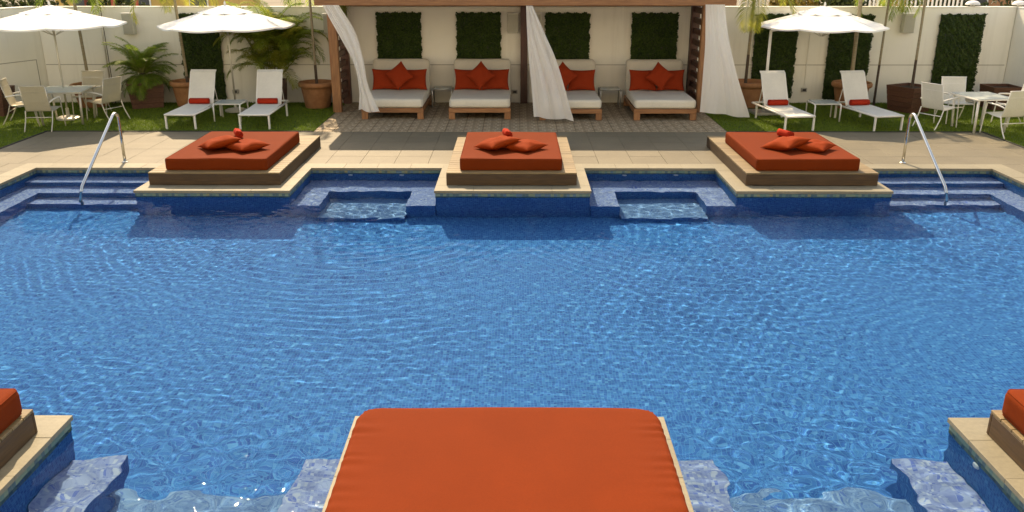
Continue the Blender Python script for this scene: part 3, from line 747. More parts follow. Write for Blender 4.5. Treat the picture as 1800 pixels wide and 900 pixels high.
# sheer curtains hung from the front beam
def curtain(label, left, right, ytop, ybot, folds, amp, seed):
    nu, nv = 90, 44
    def edge(pts):
        out = []
        for i, (u, v) in enumerate(pts):
            t = (v - pts[0][1]) / (pts[-1][1] - pts[0][1]); out.append(aty(u, v, ytop + (ybot - ytop) * t ** 1.5))
        P = smooth_path(out, 10); acc = [0]
        for a, b in zip(P, P[1:]): acc.append(acc[-1] + (b - a).length)
        res = []
        for k in range(nv + 1):
            s_ = acc[-1] * k / nv; j = max(0, min(len(P) - 2, next((i for i in range(len(acc) - 1) if acc[i + 1] >= s_), len(P) - 2)))
            f = (s_ - acc[j]) / max(1e-6, acc[j + 1] - acc[j]); res.append(P[j].lerp(P[j + 1], f))
        return res
    A, B = edge(left), edge(right); m = MB(); vs_ = []; fs_ = []
    for k in range(nv + 1):
        t = k / nv
        for i in range(nu + 1):
            s_ = i / nu; p = A[k].lerp(B[k], s_)
            ph = folds * 2 * math.pi * s_ + 1.2 * math.sin(3 * t + seed) + 1.5 * mnoise.noise(Vector((s_ * 3, t * 2, seed)))
            a = amp * (0.45 + 0.55 * t) * (0.7 + 0.6 * mnoise.noise(Vector((s_ * 4, t * 3, seed + 5))))
            fine = .006 * math.sin(ph * 3.7 + 2 * mnoise.noise(Vector((s_ * 5, t * 1.5, seed + 9)))) * (1 - .4 * t)
            p = p + Vector((0.35 * a * math.cos(ph), a * math.sin(ph) + fine, 0.02 * t * math.sin(ph * .5)))
            if k == nv: p.z += 0.02 * math.sin(s_ * 9 + seed)
            p.z = max(p.z, 0.02); vs_.append(p)
    for k in range(nv):
        for i in range(nu):
            a = k * (nu + 1) + i; fs_.append((a, a + 1, a + nu + 2, a + nu + 1))
    m.add(vs_, fs_); me = m.mesh('curtain', 'sheer_curtain', True)
    o = obj('curtain', me, label=label, cat='curtain', group='sheer cabana curtains'); return o
curtain('white sheer curtain blown across the left corner of the cabana bed', [(566, 9), (576, 27), (599, 69), (622, 115), (631, 160), (630, 194)], [(596, 9), (624, 55), (639, 103), (648, 150), (668, 198)], BY - .03, BY + .06, 2.5, .045, 1)
curtain('white sheer curtain hanging in the middle of the cabana front', [(924.5, 10), (926, 61), (931, 122), (938, 206)], [(936, 10), (959, 63), (981, 117), (1008, 212)], BY - .03, BY + .0, 3.0, .05, 2)
curtain('wide white sheer curtain billowing at the right end of the cabana', [(1240, 8), (1239, 72), (1235, 131), (1229, 197)], [(1275, 8), (1281, 65), (1298, 139), (1319, 207)], BY - .03, BY + .25, 2.5, .045, 3)

# beds in the cabana
def cabana_bed():
    t = thing('cabana_bed', 'x', 'bed', (0, 0, 0), group='cabana beds')
    W, D = 0.70, 2.05; zr = .25
    for sx in (-1, 1):
        for (y0, y1) in ((0, .13), (D - .13, D)):
            m = MB(); a, b = sorted((sx * W, sx * (W - .14))); m.box(a, b, y0, y1, 0, .15 - .002, .006); obj('leg', m, 'teak_z', t)
    for (a, b, c, d, ax) in ((-W, W, 0, .05, 'x'), (-W, W, D - .05, D, 'x'), (-W, -W + .05, .052, D - .052, 'y'), (W - .05, W, .052, D - .052, 'y')):
        m = MB(); m.box(a, b, c, d, .15, zr, .006); obj('rail', m, 'teak_' + ax, t)
    m = MB(); m.box(-W + .06, W - .06, .06, D - .06, zr - .03, zr - .005); obj('bed_base', m, 'darkwood_x', t)
    mt = rounded_box(2 * W - .02, 1.72, .20, .06, (10, 12, 3), wrinkle(1.4, 1.7, .001, 3)); obj('mattress', mt, 'cream_fabric', t, (0, .87, zr + .002), smooth=True)
    bk = rounded_box(2 * W - .01, .24, .88, .10, (10, 3, 8), wrinkle(1.4, .3, .0, 8)); o = obj('back_cushion', bk, 'beige_fabric', t, (0, 1.80, zr + .01), (R(-9), 0, 0), smooth=True)
    return t
proto = cabana_bed()
names = ['leftmost', 'second from left', 'third from left', 'rightmost']
labs = ['wooden cabana bed with white mattress, leftmost, half veiled by a curtain', 'wooden cabana bed with white mattress left of the centre post', 'wooden cabana bed with white mattress behind the middle curtain', 'wooden cabana bed with white mattress at the right end of the cabana']
bxs = [-2.74, -0.77, 1.28, 3.40]
for i, bx in enumerate(bxs):
    o = proto if i == 0 else copy_tree(proto)
    o.location = (bx, 19.22 if i > 1 else 19.33, .006); o['label'] = labs[i]
    y0 = o.location.y; zc = .46
    off = [0, 0, .0, .0][i]
    for sx, sd in ((-1, 'left'), (1, 'right')):
        lie_pillow('%s rust oblong cushion on the %s cabana bed' % (sd, names[i]), bx + sx * .33 + off, y0 + 1.52, zc + .225, 0, R(76), 0, (.66, .50), .16, 'red_pillow', i * 3 + sx, 'oblong cushions on the cabana beds')
    p = lie_pillow('rust cushion balanced on its corner on the %s cabana bed' % names[i], bx + [.03, -.02, -.12, .03][i], y0 + 1.30, zc + .05, 0, 0, 0, (.50, .50), .17, 'red_pillow', i * 5 + 1, 'diamond cushions on the cabana beds')
    p.rotation_euler = (Matrix.Rotation(R(66), 3, 'X') @ Matrix.Rotation(R(45 + 4 * (i - 1.5)), 3, 'Z')).to_euler(); p.location.z = zc + .335

# ------------------------------------------------------------------ small side tables
def side_table(name_label, x, y, w, d, h, mat, group):
    t = thing('side_table', name_label, 'side table', (x, y, .004), group=group)
    for sx in (-1, 1):
        m = MB(); pts = [(sx * (w / 2 - .015), -d / 2 + .02, 0), (sx * (w / 2 - .015), -d / 2 + .02, h - .06), (sx * (w / 2 - .015), -d / 2 + .05, h - .02), (sx * (w / 2 - .015), d / 2 - .05, h - .02), (sx * (w / 2 - .015), d / 2 - .02, h - .06), (sx * (w / 2 - .015), d / 2 - .02, 0)]
        m.tube(pts, .017, 8); obj('leg_frame', m, mat, t, smooth=True)
    for sy in (-1, 1):
        m = MB(); m.tube([(-w / 2 + .02, sy * (d / 2 - .06), h - .02), (w / 2 - .02, sy * (d / 2 - .06), h - .02)], .014, 8); obj('crossbar', m, mat, t, smooth=True)
    m = MB(); m.box(-w / 2 + .035, w / 2 - .035, -d / 2 + .04, d / 2 - .04, h - .004, h + .004, .002); obj('glass_top', m, 'table_glass', t)
    return t
side_table('white metal side table with glass top between the two left loungers', -6.38, 19.32, .62, .62, .40, 'white_metal', 'lounger side tables')
side_table('white metal side table with glass top between the two right loungers', 6.98, 19.38, .60, .62, .40, 'white_metal', 'lounger side tables')
side_table('small side table between the two left cabana beds', -1.75, 21.2, .50, .55, .45, 'grey_metal', 'cabana side tables')
side_table('small side table between the two right cabana beds', 2.34, 21.1, .52, .55, .45, 'grey_metal', 'cabana side tables')

# ------------------------------------------------------------------ sun loungers
def lounger():
    t = thing('sun_lounger', 'x', 'sun lounger', group='white sun loungers'); W = .31
    seat = [(0.0, .325), (.30, .335), (.8, .335), (1.25, .345)]
    a = R(62); Lb = .80; back = [(1.27, .35)] + [(1.27 + Lb * k * math.cos(a) * (1 + .1 * (1 - k)), .35 + Lb * k * math.sin(a)) for k in (.25, .5, .75, .93)] + [(1.27 + .80 * math.cos(a) + .05, .35 + .80 * math.sin(a) - .005)]
    for sx in (-1, 1):
        m = MB(); m.tube([(sx * W, 0.0, .31), (sx * W, .9, .31), (sx * W, 1.9, .31)], .022, 8); obj('side_rail', m, 'white_metal', t, smooth=True)
        m = MB(); m.tube([(sx * (W - .035), y, z - .012) for y, z in back], .015, 8); obj('back_rail', m, 'white_metal', t, smooth=True)
        for y in (.03, 1.62):
            m = MB(); m.box(sx * W - .02, sx * W + .02, y - .02, y + .02, 0, .30, .004); obj('leg', m, 'white_metal', t)
    for y in (0, 1.9): m = MB(); m.tube([(-W, y, .31), (W, y, .31)], .022, 8); obj('crossbar', m, 'white_metal', t, smooth=True)
    for sx in (-1, 1): m = MB(); m.tube([(sx * (W - .04), 1.62, .31), (sx * (W - .04), 1.50, .68)], .01, 6); obj('back_support', m, 'white_metal', t)
    m = MB(); m.sheet(seat, -W + .012, W - .012, .012); obj('seat_sling', m, 'white_sling', t)
    m = MB(); m.sheet(back, -W + .02, W - .02, .012); obj('back_sling', m, 'white_sling', t, smooth=False)
    return t
lp = lounger()
LG = [(-7.10, 18.13, -1, 'white sun lounger on the left lawn beside the terracotta pot', 'rolled red towel on the leftmost lounger'),
      (-5.52, 18.13, 1, 'white sun lounger on the left lawn nearer the cabana', 'rolled red towel on the left lounger nearer the cabana'),
      (6.03, 17.98, 7, 'white sun lounger on the right lawn nearer the cabana', 'rolled red towel on the right lounger nearer the cabana'),
      (7.92, 18.02, 10, 'white sun lounger on the right lawn nearer the dining set', 'rolled red towel on the rightmost lounger')]
for i, (x, y, a, lb, tl) in enumerate(LG):
    o = lp if i == 0 else copy_tree(lp)
    o.location = (x, y, .0); o.rotation_euler = (0, 0, R(a)); o['label'] = lb
    q = Matrix.Rotation(R(a), 3, 'Z') @ Vector((0, 1.20, 0))
    rolled_towel(tl, x + q.x, y + q.y, .415, R(a), .44, .062, group='rolled towels on the loungers')

# ------------------------------------------------------------------ umbrellas
def umbrella(label, x, y, apex, rim, r, rot, group='white umbrellas'):
    t = thing('umbrella', label, 'umbrella', (x, y, 0), rot, group=group)
    m = MB(); m.tube([(0, 0, .06), (0, 0, apex - .03)], .021, 12); obj('pole', m, 'tan_metal', t, smooth=True)
    m = MB(); m.lathe([(.25, .004), (.25, .045), (.20, .065), (.04, .075), (.035, .25), (.024, .25)], seg=24); obj('base', m, 'tan_metal', t)
    m = MB(); m.lathe([(.008, apex - .02), (.02, apex + .01), (.028, apex + .035), (.014, apex + .07), (.004, apex + .085)], seg=12); obj('finial', m, 'white_metal', t, smooth=True)
    n = 8; segs = 6; m = MB()
    def canopy(r0, r1, z0, z1, sagk, valance):
        vs_ = []; fs_ = []; rings = 7
        for i in range(rings + 1):
            f = i / rings; rr = r0 + (r1 - r0) * f; z = z0 + (z1 - z0) * (f ** 1.06)
            for k in range(n * segs):
                a = 2 * math.pi * k / (n * segs); loc = (k % segs) / segs; c = math.cos(math.pi / n) / math.cos((loc - .5) * 2 * math.pi / n)
                sag = sagk * f * math.sin(math.pi * loc)
                vs_.append((rr * c * math.cos(a), rr * c * math.sin(a), z - sag * .6 + (.03 * f * f * (1 - math.sin(math.pi * loc)))))
        if valance:
            for k in range(n * segs):
                p = vs_[rings * n * segs + k]; vs_.append((p[0] * 1.003, p[1] * 1.003, p[2] - .035))
            rings += 1
        K = n * segs
        for i in range(rings):
            for k in range(K): k2 = (k + 1) % K; fs_.append((i * K + k, i * K + k2, (i + 1) * K + k2, (i + 1) * K + k))
        return vs_, fs_
    v_, f_ = canopy(.30, r, apex - .10, rim, .022, True); m.add(v_, f_); obj('canopy', m.mesh('canopy', 'umbrella_fabric'), parent=t)
    m = MB(); v_, f_ = canopy(.02, .62, apex, apex - .186, .012, False); m.add(v_, f_); obj('vent_cap', m.mesh('vent_cap', 'umbrella_fabric'), parent=t)
    for k in range(n):
        a = 2 * math.pi * k / n; c = math.cos(math.pi / n) 
        m = MB(); m.tube([(.03 * math.cos(a), .03 * math.sin(a), apex - .10), (r * .97 * math.cos(a), r * .97 * math.sin(a), rim + .005)], .009, 6); obj('rib', m, 'tan_metal', t)
        m = MB(); m.tube([(.03 * math.cos(a), .03 * math.sin(a), rim - .22), (r * .52 * math.cos(a), r * .52 * math.sin(a), (apex - .10) * .48 + (rim + .005) * .52 - .012)], .008, 6); obj('strut', m, 'tan_metal', t)
    return t
pu = aty(86, 6, 19.35); umbrella('white umbrella over the left dining table', pu.x, 19.35, pu.z - .03, pu.z - .45, 1.50, R(22.5))
pu = aty(395, 6, 20.40); umbrella('white umbrella over the two left loungers', pu.x, 20.40, pu.z - .03, pu.z - .50, 1.53, R(14))
u3 = umbrella('white umbrella on an offset side post over the two right loungers', 7.05, 20.25, 2.43, 1.98, 1.46, R(8))
for ch in [o for o in bpy.data.objects if o.parent == u3 and o.name.split('.')[0] in ('pole', 'base')]:
    dm = ch.data; bpy.data.objects.remove(ch)
iv = Matrix.Rotation(-R(8), 3, 'Z')
pb = iv @ Vector((-1.20, -.12, 0))
m = MB(); m.tube([(pb.x, pb.y, .06), (pb.x, pb.y, 1.90)], .032, 12); obj('pole', m, 'white_metal', u3, smooth=True)
m = MB(); m.tube([(pb.x, pb.y, 1.89), (pb.x * .5, pb.y * .5, 1.98), (0, 0, 2.08)], .026, 10); m.tube([(0, 0, 2.05), (0, 0, 2.40)], .02, 10); obj('arm', m, 'white_metal', u3, smooth=True)
m = MB(); m.box(pb.x - .28, pb.x + .28, pb.y - .28, pb.y + .28, .004, .07, .01); obj('base', m, 'grey_metal', u3)

# ------------------------------------------------------------------ dining sets on the lawn
def chair(mat_f, mat_s):
    t = thing('armchair', 'x', 'chair'); W = .275
    rail = [(.24, .44), (.05, .415), (-.16, .40), (-.20, .44), (-.25, .60), (-.33, .95)]
    for sx in (-1, 1):
        X = sx * W
        m = MB(); m.tube(smooth_path([(X, .30, 0), (X, .27, .30), (X, .24, .62)], 4), .013, 8); obj('leg', m, mat_f, t, smooth=True)
        m = MB(); m.tube(smooth_path([(X, -.40, 0), (X, -.27, .22), (X, -.20, .42)], 5), .013, 8); obj('leg', m, mat_f, t, smooth=True)
        m = MB(); m.tube(smooth_path([(X, .24, .62), (X, .20, .645), (X, -.10, .63), (X, -.26, .60)], 4), [.016] * 13, 8); obj('armrest', m, 'white_metal', t, smooth=True)
        m = MB(); m.tube([(sx * (W - .02), y, z) for y, z in rail], .012, 8); obj('side_rail', m, mat_f, t, smooth=True)
    for (y, z) in ((.24, .425), (-.24, .28), (-.33, .945)): m = MB(); m.tube([(-W, y, z), (W, y, z)], .011, 8); obj('crossbar', m, mat_f, t, smooth=True)
    m = MB(); m.sheet(smooth_profile(rail[:4]), -W + .025, W - .025, .008); obj('seat_sling', m, mat_s, t)
    m = MB(); m.sheet([(-.20, .43), (-.25, .60), (-.29, .78), (-.33, .945)], -W + .025, W - .025, .008); b = obj('back_sling', m, mat_s, t)
    m = MB(); m.sheet([(-.296, .80), (-.300, .815)], -W + .03, W - .03, .016); obj('seam', m, mat_f, b)
    return t
def smooth_profile(p): return [(v.y, v.z) for v in smooth_path([(0, a, b) for a, b in p], 3)]
def table(label, x, y, rz, w, d, h, mat):
    t = thing('dining_table', label, 'table', (x, y, 0), rz, 'glass dining tables')
    for sx in (-1, 1):
        for sy in (-1, 1):
            m = MB(); m.tube([(sx * (w / 2 - .10), sy * (d / 2 - .10), 0), (sx * (w / 2 - .06), sy * (d / 2 - .06), h - .03)], .026, 8); obj('leg', m, mat, t, smooth=True)
    for (a, b, c, e) in ((-w / 2, w / 2, -d / 2, -d / 2 + .05), (-w / 2, w / 2, d / 2 - .05, d / 2), (-w / 2, -w / 2 + .05, -d / 2 + .052, d / 2 - .052), (w / 2 - .05, w / 2, -d / 2 + .052, d / 2 - .052)):
        m = MB(); m.box(a, b, c, e, h - .035, h - .005, .004); obj('top_frame', m, mat, t)
    m = MB(); m.box(-w / 2 + .01, w / 2 - .01, -d / 2 + .01, d / 2 - .01, h - .003, h + .006, .002); obj('glass_top', m, 'table_glass', t)
    return t
table('glass topped dining table under the left umbrella', -9.93, 19.05, R(8), 1.02, 1.02, .72, 'tan_metal')
table('glass topped dining table on the right lawn among white armchairs', 9.90, 18.22, R(6), .86, .98, .72, 'white_metal')
tc = chair('tan_metal', 'tan_sling'); wc = chair('white_metal', 'white_sling')
CH = [(tc, -10.02, 18.22, 4, 'tan sling armchair with its back to the camera at the left table'),
      (tc, -10.86, 18.98, -75, 'tan sling armchair on the outer side of the left table'),
      (tc, -9.20, 19.30, 68, 'tan sling armchair on the lounger side of the left table'),
      (tc, -9.90, 20.05, 178, 'tan sling armchair behind the left table by the wall'),
      (tc, -11.15, 16.9, -60, 'tan sling armchair cut by the left edge of the picture'),
      (wc, 9.15, 18.52, -62, 'white sling armchair on the pool side of the right table'),
      (wc, 9.82, 19.12, 176, 'white sling armchair facing the camera behind the right table'),
      (wc, 10.10, 17.62, 12, 'white sling armchair with its back to the camera in front of the right table'),
      (wc, 10.92, 18.75, 96, 'white sling armchair at the right edge of the picture beyond the table')]
seen = set()
for (p, x, y, a, lb) in CH:
    o = p if p not in seen else copy_tree(p); seen.add(p)
    o.location = (x, y, 0); o.rotation_euler = (0, 0, R(a)); o['label'] = lb; o['group'] = 'dining armchairs'

# ------------------------------------------------------------------ pots, planters and palms
def frond(mb, base, az, el, L, droop, n, ll, lw, rng, twist=0.0, rachis=None, vee=0.5, nseg=14):
    pts = []; p = Vector(base); e = el
    for i in range(nseg + 1):
        pts.append(p.copy()); d = Vector((math.cos(e) * math.cos(az), math.cos(e) * math.sin(az), math.sin(e)))
        p = p + d * (L / nseg); e -= droop / nseg * (0.4 + 1.2 * i / nseg)
    if rachis is not None: rachis.tube(pts, [.009 * (1 - .8 * i / nseg) + .002 for i in range(nseg + 1)], 5)
    for k in range(n):
        f = 0.14 + 0.86 * (k + .5) / n; x = f * nseg; i = min(nseg - 1, int(x)); q = pts[i].lerp(pts[i + 1], x - i)
        d = (pts[i + 1] - pts[i]).normalized(); side = d.cross(Vector((0, 0, 1)))
        if side.length < 1e-3: side = Vector((1, 0, 0))
        side.normalize(); upv = side.cross(d)
        w = ll * (math.sin(math.pi * min(1, f * .82 + .16)) ** .6) * (0.85 + .3 * rng.random())
        for s in (-1, 1):
            dirv = (side * s * 1.0 + d * (0.55 + .5 * f) + upv * (vee * (1 - .9 * f) + rng.uniform(-.15, .15))).normalized()
            mid = q + dirv * w * .55 + Vector((0, 0, -.04 * w)); tip = q + dirv * w * .97 + Vector((0, 0, -.34 * w))
            wd = d * lw
            mb.add([q - wd * .4, q + wd * .4, mid + wd, mid - wd, tip], [(0, 1, 2, 3), (3, 2, 4)])
def palm_crown(t, z, n, L, el0, el1, droop, leaf, seed, ll=.30, lw=.012, nl=34, off=(0, 0), az0=None):
    rng = random.Random(seed)
    for k in range(n):
        m = MB(); st = MB(); az = (az0 or 0) + 2 * math.pi * (k * .382 + rng.uniform(-.06, .06)); el = rng.uniform(el0, el1)
        frond(m, (off[0], off[1], z), az, el, L * rng.uniform(.8, 1.1), droop * rng.uniform(.8, 1.2), nl, ll, lw, rng, rachis=st)
        f = obj('frond', m.mesh('frond', leaf), parent=t); obj('stem', st, 'palm_stem', f)
def pot(label, x, y, r=.40, h=.62):
    t = thing('plant_pot', label, 'plant pot', (x, y, 0), group='terracotta pots')
    m = MB(); m.lathe([(r * .70, 0), (r * .74, .03), (r * .90, h * .72), (r * .93, h * .80), (r * 1.02, h * .82), (r * 1.07, h * .86), (r * 1.07, h * .95), (r * 1.02, h), (r * .92, h), (r * .90, h * .93), (r * .86, h * .86)], seg=36); obj('pot_body', m, 'terracotta', t, smooth=True)
    m = MB(); m.lathe([(r * .865, h * .84), (r * .5, h * .88), (.01, h * .89)], seg=24); obj('soil', m, 'soil', t, smooth=True)
    return t
def planter(label, x, y, rz, wb, wt, h):
    t = thing('planter_box', label, 'planter', (x, y, 0), rz, group='wooden planters')
    k = 5
    for j in range(4):
        a = j * math.pi / 2; M = Matrix.Rotation(a, 4, 'Z')
        for i in range(k):
            z0, z1 = h * i / k + .004, h * (i + 1) / k - .003; w0 = wb + (wt - wb) * i / k; w1 = wb + (wt - wb) * (i + 1) / k
            v_ = [(-w0 / 2, -w0 / 2, z0), (w0 / 2, -w0 / 2, z0), (w0 / 2 - .04, -w0 / 2 + .03, z0), (-w0 / 2 + .04, -w0 / 2 + .03, z0),
                  (-w1 / 2, -w1 / 2, z1), (w1 / 2, -w1 / 2, z1), (w1 / 2 - .04, -w1 / 2 + .03, z1), (-w1 / 2 + .04, -w1 / 2 + .03, z1)]
            m = MB(); m.add([M @ Vector(p) for p in v_], [(0, 1, 5, 4), (1, 2, 6, 5), (2, 3, 7, 6), (3, 0, 4, 7), (4, 5, 6, 7), (3, 2, 1, 0)]); obj('plank', m, 'planter_wood', t)
    m = MB(); m.box(-wt / 2 + .05, wt / 2 - .05, -wt / 2 + .05, wt / 2 - .05, h - .12, h - .06); obj('soil', m, 'soil', t)
    return t
def slim_palm(label, x, y, z0, topx, topy, ztop, r0, r1, seed, n=9, L=1.5, group='slender palms', pale_from=.4, droop=2.5):
    t = thing('palm_tree', label, 'palm tree', (x, y, z0), group=group)
    P = [(0, 0, -.10), (0, 0, .05), (topx * .12, topy * .12, (ztop - z0) * .2), (topx * .5, topy * .5, (ztop - z0) * .55), (topx, topy, ztop - z0)]
    pts = smooth_path(P, 8); nn = len(pts); cut = int(nn * pale_from)
    rad = [r0 * 1.7 if i < 2 else r0 + (r1 - r0) * min(1, i / (nn * .5)) + r0 * .7 * math.exp(-i / 2.5) for i in range(nn)]
    m = MB(); m.tube(pts[:cut + 1], rad[:cut + 1], 10); obj('trunk', m, 'trunk_dark', t, smooth=True)
    m = MB(); m.tube(pts[cut:], [a * .97 for a in rad[cut:]], 10); obj('crownshaft', m, 'trunk_pale', t, smooth=True)
    palm_crown(t, ztop - z0, n, L, R(0), R(55), droop, 'palm_leaf' if seed % 2 else 'palm_leaf_yellow', seed, ll=.34, lw=.016, nl=34, off=(topx, topy))
    return t
def top_at(u, v, x, y, z0):   # lean of a trunk that passes pixel (u, v) at the depth of its pot
    p = aty(u, v, y); return p.x - x
pot('terracotta pot beside the cabana at the end of the left lawn', -4.80, 21.02, .41, .62)
slim_palm('slender palm in the terracotta pot beside the cabana', -4.80, 21.05, .55, -.02, .0, 2.85, .035, .032, 11, pale_from=.5)
pot('terracotta pot behind the leftmost lounger', -8.0, 21.2, .40, .62)
slim_palm('slender palm behind the leftmost lounger in front of a green panel', -8.0, 21.2, .55, -.08, 0, 2.85, .040, .036, 12, pale_from=.35)
pot('terracotta pot behind the left dining table', -10.35, 21.15, .46, .55)
slim_palm('slender dark palm trunk behind the left dining table', -10.40, 21.15, .48, -.05, 0, 2.95, .045, .038, 13, pale_from=.35)
pot('terracotta pot beside the right end of the cabana curtain', 5.72, 21.15, .44, .62)
slim_palm('slender palm in the terracotta pot by the right curtain', 5.66, 21.2, .55, .03, 0, 2.75, .042, .036, 14, pale_from=.6, n=8)
pot('terracotta pot behind the rightmost lounger', 8.18, 21.0, .44, .62)
slim_palm('slender palm behind the rightmost lounger by a green panel', 8.17, 21.05, .55, -.02, 0, 2.9, .055, .048, 15, pale_from=.3)
planter('tapered wooden planter on the left lawn holding the bushy palm', -9.02, 21.12, R(24), .70, .84, .62)
planter('dark wooden planter at the far left edge of the picture', -12.12, 19.95, R(8), .66, .78, .62)
planter('tapered wooden planter on the right lawn with a slim dark trunk', 9.42, 20.55, R(28), .64, .78, .60)
slim_palm('slender dark palm trunk in the right wooden planter', 9.46, 20.6, .50, .0, 0, 3.0, .040, .030, 16, pale_from=.55)
planter('dark wooden planter behind the right dining table', 11.75, 20.9, R(0), .60, .70, .55)
planter('dark planter behind the left loungers holding the tall feathery palm', -5.95, 21.3, R(5), .55, .62, .62)
# thin bare poles by the wall
t = thing('garden_pole', 'thin pale pole leaning by the wall behind the left dining set', 'pole', (aty(199, 175, 21.6).x, 21.6, 0)); m = MB(); m.tube([(0, 0, 0), (-.03, 0, 3.0)], .022, 8); obj('pole_shaft', m, 'tan_metal', t, smooth=True); m = MB(); m.tube([(.05, 0, 0), (.02, 0, 3.0)], .010, 8); obj('thin_dark_rod', m, 'trunk_dark', t, smooth=True)  # thin dark rod beside the pale pole
slim_palm('slender palm against the wall right of the last tall green panel', 8.92, 21.35, .02, .02, 0, 2.72, .030, .028, 17, pale_from=.62, n=8, L=1.2)
# bushy palm in the wooden planter
t = thing('bushy_palm', 'bushy green palm with arching fronds in the left wooden planter', 'palm', (-9.05, 21.15, .55))
palm_crown(t, .18, 30, .84, R(-15), R(60), 1.5, 'cycad_leaf', 21, ll=.25, lw=.008, nl=44); palm_crown(t, .25, 24, 1.08, R(35), R(88), 1.35, 'cycad_leaf', 22, ll=.24, lw=.008, nl=44)
m = MB(); m.tube([(0, 0, -.08), (0, 0, .25)], [.11, .08], 10); obj('trunk', m, 'trunk_dark', t, smooth=True)
# tall feathery palm clump behind the loungers
t = thing('feathery_palm', 'tall feathery palm clump with yellowish fronds behind the left loungers', 'palm', (-5.95, 21.3, .55))
rng = random.Random(5)
for k in range(22):
    a = k * 2.4; bx, by = .15 * math.cos(a), .10 * math.sin(a); lean = rng.uniform(.15, .65); hh = rng.uniform(.25, 1.25)
    st = smooth_path([(bx, by, -.1), (bx + math.cos(a) * lean * .3, by + math.sin(a) * lean * .15, hh * .5), (bx + math.cos(a) * lean * .8, by + math.sin(a) * lean * .3, hh)], 5)
    m = MB(); m.tube(st, [.016 - .0006 * i for i in range(len(st))], 6); cane = obj('cane', m, 'palm_stem', t, smooth=True)
    for j in range(5):
        m = MB(); az = a + rng.uniform(-1.0, 1.0) + j * 1.1
        frond(m, st[-1], az, rng.uniform(R(15), R(80)), rng.uniform(.85, 1.30), rng.uniform(1.2, 2.2), 44, .32, .009, rng, rachis=m)
        obj('frond', m.mesh('frond', 'palm_leaf_yellow' if rng.random() < .45 else 'palm_leaf'), parent=cane)

# ------------------------------------------------------------------ green wall panels
def panel(label, x0, x1, z0, z1):
    t = thing('hedge_panel', label, 'wall panel', ((x0 + x1) / 2, WY - .03, z0), group='green hedge panels'); w2 = (x1 - x0) / 2; h = z1 - z0
    m = MB(); m.box(-w2, w2, -.012, .022, 0, h, .003); obj('backing', m, 'black_metal', t)
    n = int(w2 * 2 * h * 5200); px = RNG.uniform(-w2 - .012, w2 + .012, n); pz = RNG.uniform(-.012, h + .012, n); dep = .045 + .035 * np.sin(px * 9 + z0 * 7) * np.sin(pz * 11 + x0) + .02 * np.sin(px * 31 + pz * 27); py = -.012 - RNG.uniform(.2, 1, n) * np.maximum(.015, dep); ej = .022 * np.sin(pz * 23 + x0 * 3) ; px = px * (1 + ej * (np.abs(px) > w2 * .9)); pz = pz + .015 * np.sin(px * 29 + x1) * (pz > h * .93)
    a = RNG.uniform(0, 6.28, n); L_ = RNG.uniform(.013, .034, n); ti = RNG.uniform(-.9, .9, n)
    ux = np.stack([np.cos(a), np.sin(ti) * .6, np.sin(a)], -1) * L_[:, None]; vx = np.stack([-np.sin(a), np.cos(ti) * .5, np.cos(a)], -1) * (L_ * .55)[:, None]
    c = np.stack([px, py, pz], -1); V = np.stack([c - ux, c + vx, c + ux, c - vx], 1).reshape(-1, 3)
    o = obj('foliage', np_mesh('foliage', V, np.arange(len(V)).reshape(-1, 4), 'hedge_leaf'), parent=t, kind='stuff'); return t
panel('square green hedge panel above the leftmost cabana bed', -3.36, -2.30, 1.08, 2.18)
panel('square green hedge panel above the cabana bed left of the centre post', -1.40, -0.34, 1.09, 2.18)
panel('square green hedge panel partly behind the middle curtain', 0.78, 1.84, 1.08, 2.17)
panel('square green hedge panel above the rightmost cabana bed', 2.90, 4.00, 1.08, 2.17)
panel('tall green hedge panel behind the leftmost lounger', -8.23, -7.27, .10, 2.15)
panel('tall green hedge panel right of the cabana, behind the side post umbrella', 5.93, 6.95, .14, 2.14)
panel('tall green hedge panel behind the rightmost lounger', 7.76, 8.78, .10, 2.13)
panel('tall green hedge panel behind the right dining set', 10.43, 11.48, .16, 2.14)

# ------------------------------------------------------------------ boxes on the wall
def wall_box(label, xc, z0, z1, w=.26):
    t = thing('wall_speaker', label, 'speaker', (xc, WY - .12, z0), group='wall speakers'); h = z1 - z0
    m = MB(); m.box(-w / 2, w / 2, -.10, .08, 0, h, .012); obj('cabinet', m, 'speaker_box', t)
    m = MB(); m.box(-w / 2 + .02, w / 2 - .02, -.108, -.101, .02, h - .03, .003); obj('grille', m, 'speaker_grille', t)
    m = MB(); m.box(-w / 2 - .015, w / 2 + .015, -.12, .09, h + .001, h + .022, .005); obj('top_hood', m, 'white_paint', t)  # sunlit top of the box put into the hood's white colour
    m = MB(); m.box(-.03, .03, .081, .115, h * .4, h * .6); obj('bracket', m, 'black_metal', t)
    return t
wall_box('beige wall speaker above the bushy palm on the left', -9.42, 1.68, 2.17)
wall_box('beige wall speaker just left of the cabana', -4.52, 1.70, 2.16)
wall_box('beige wall speaker left of the cabana centre post', -0.03, 1.72, 2.18)
wall_box('beige wall speaker hidden partly by the middle curtain', 0.55, 1.72, 2.18, .22)
wall_box('beige wall speaker between tall green panels on the right', 9.60, 1.72, 2.17, .27)
def outlet(label, x, z, conduit=False):
    t = thing('wall_outlet', label, 'outlet', (x, WY - .005, z), group='wall outlets')
    m = MB(); m.box(-.07, .07, -.05, 0, -.05, .05, .006); obj('cover', m, 'grey_metal', t)
    m = MB(); m.box(-.045, .045, -.058, -.051, -.03, .03, .003); obj('lid', m, 'black_metal', t)
    if conduit:
        m = MB(); m.tube([(0, -.02, .05), (0, -.02, 1.9)], .010, 6); obj('conduit', m, 'plaster', t)
outlet('grey outlet box low on the wall beside the centre post', .02, .27)
outlet('grey outlet box low on the wall behind the left side table', -7.02, .27)
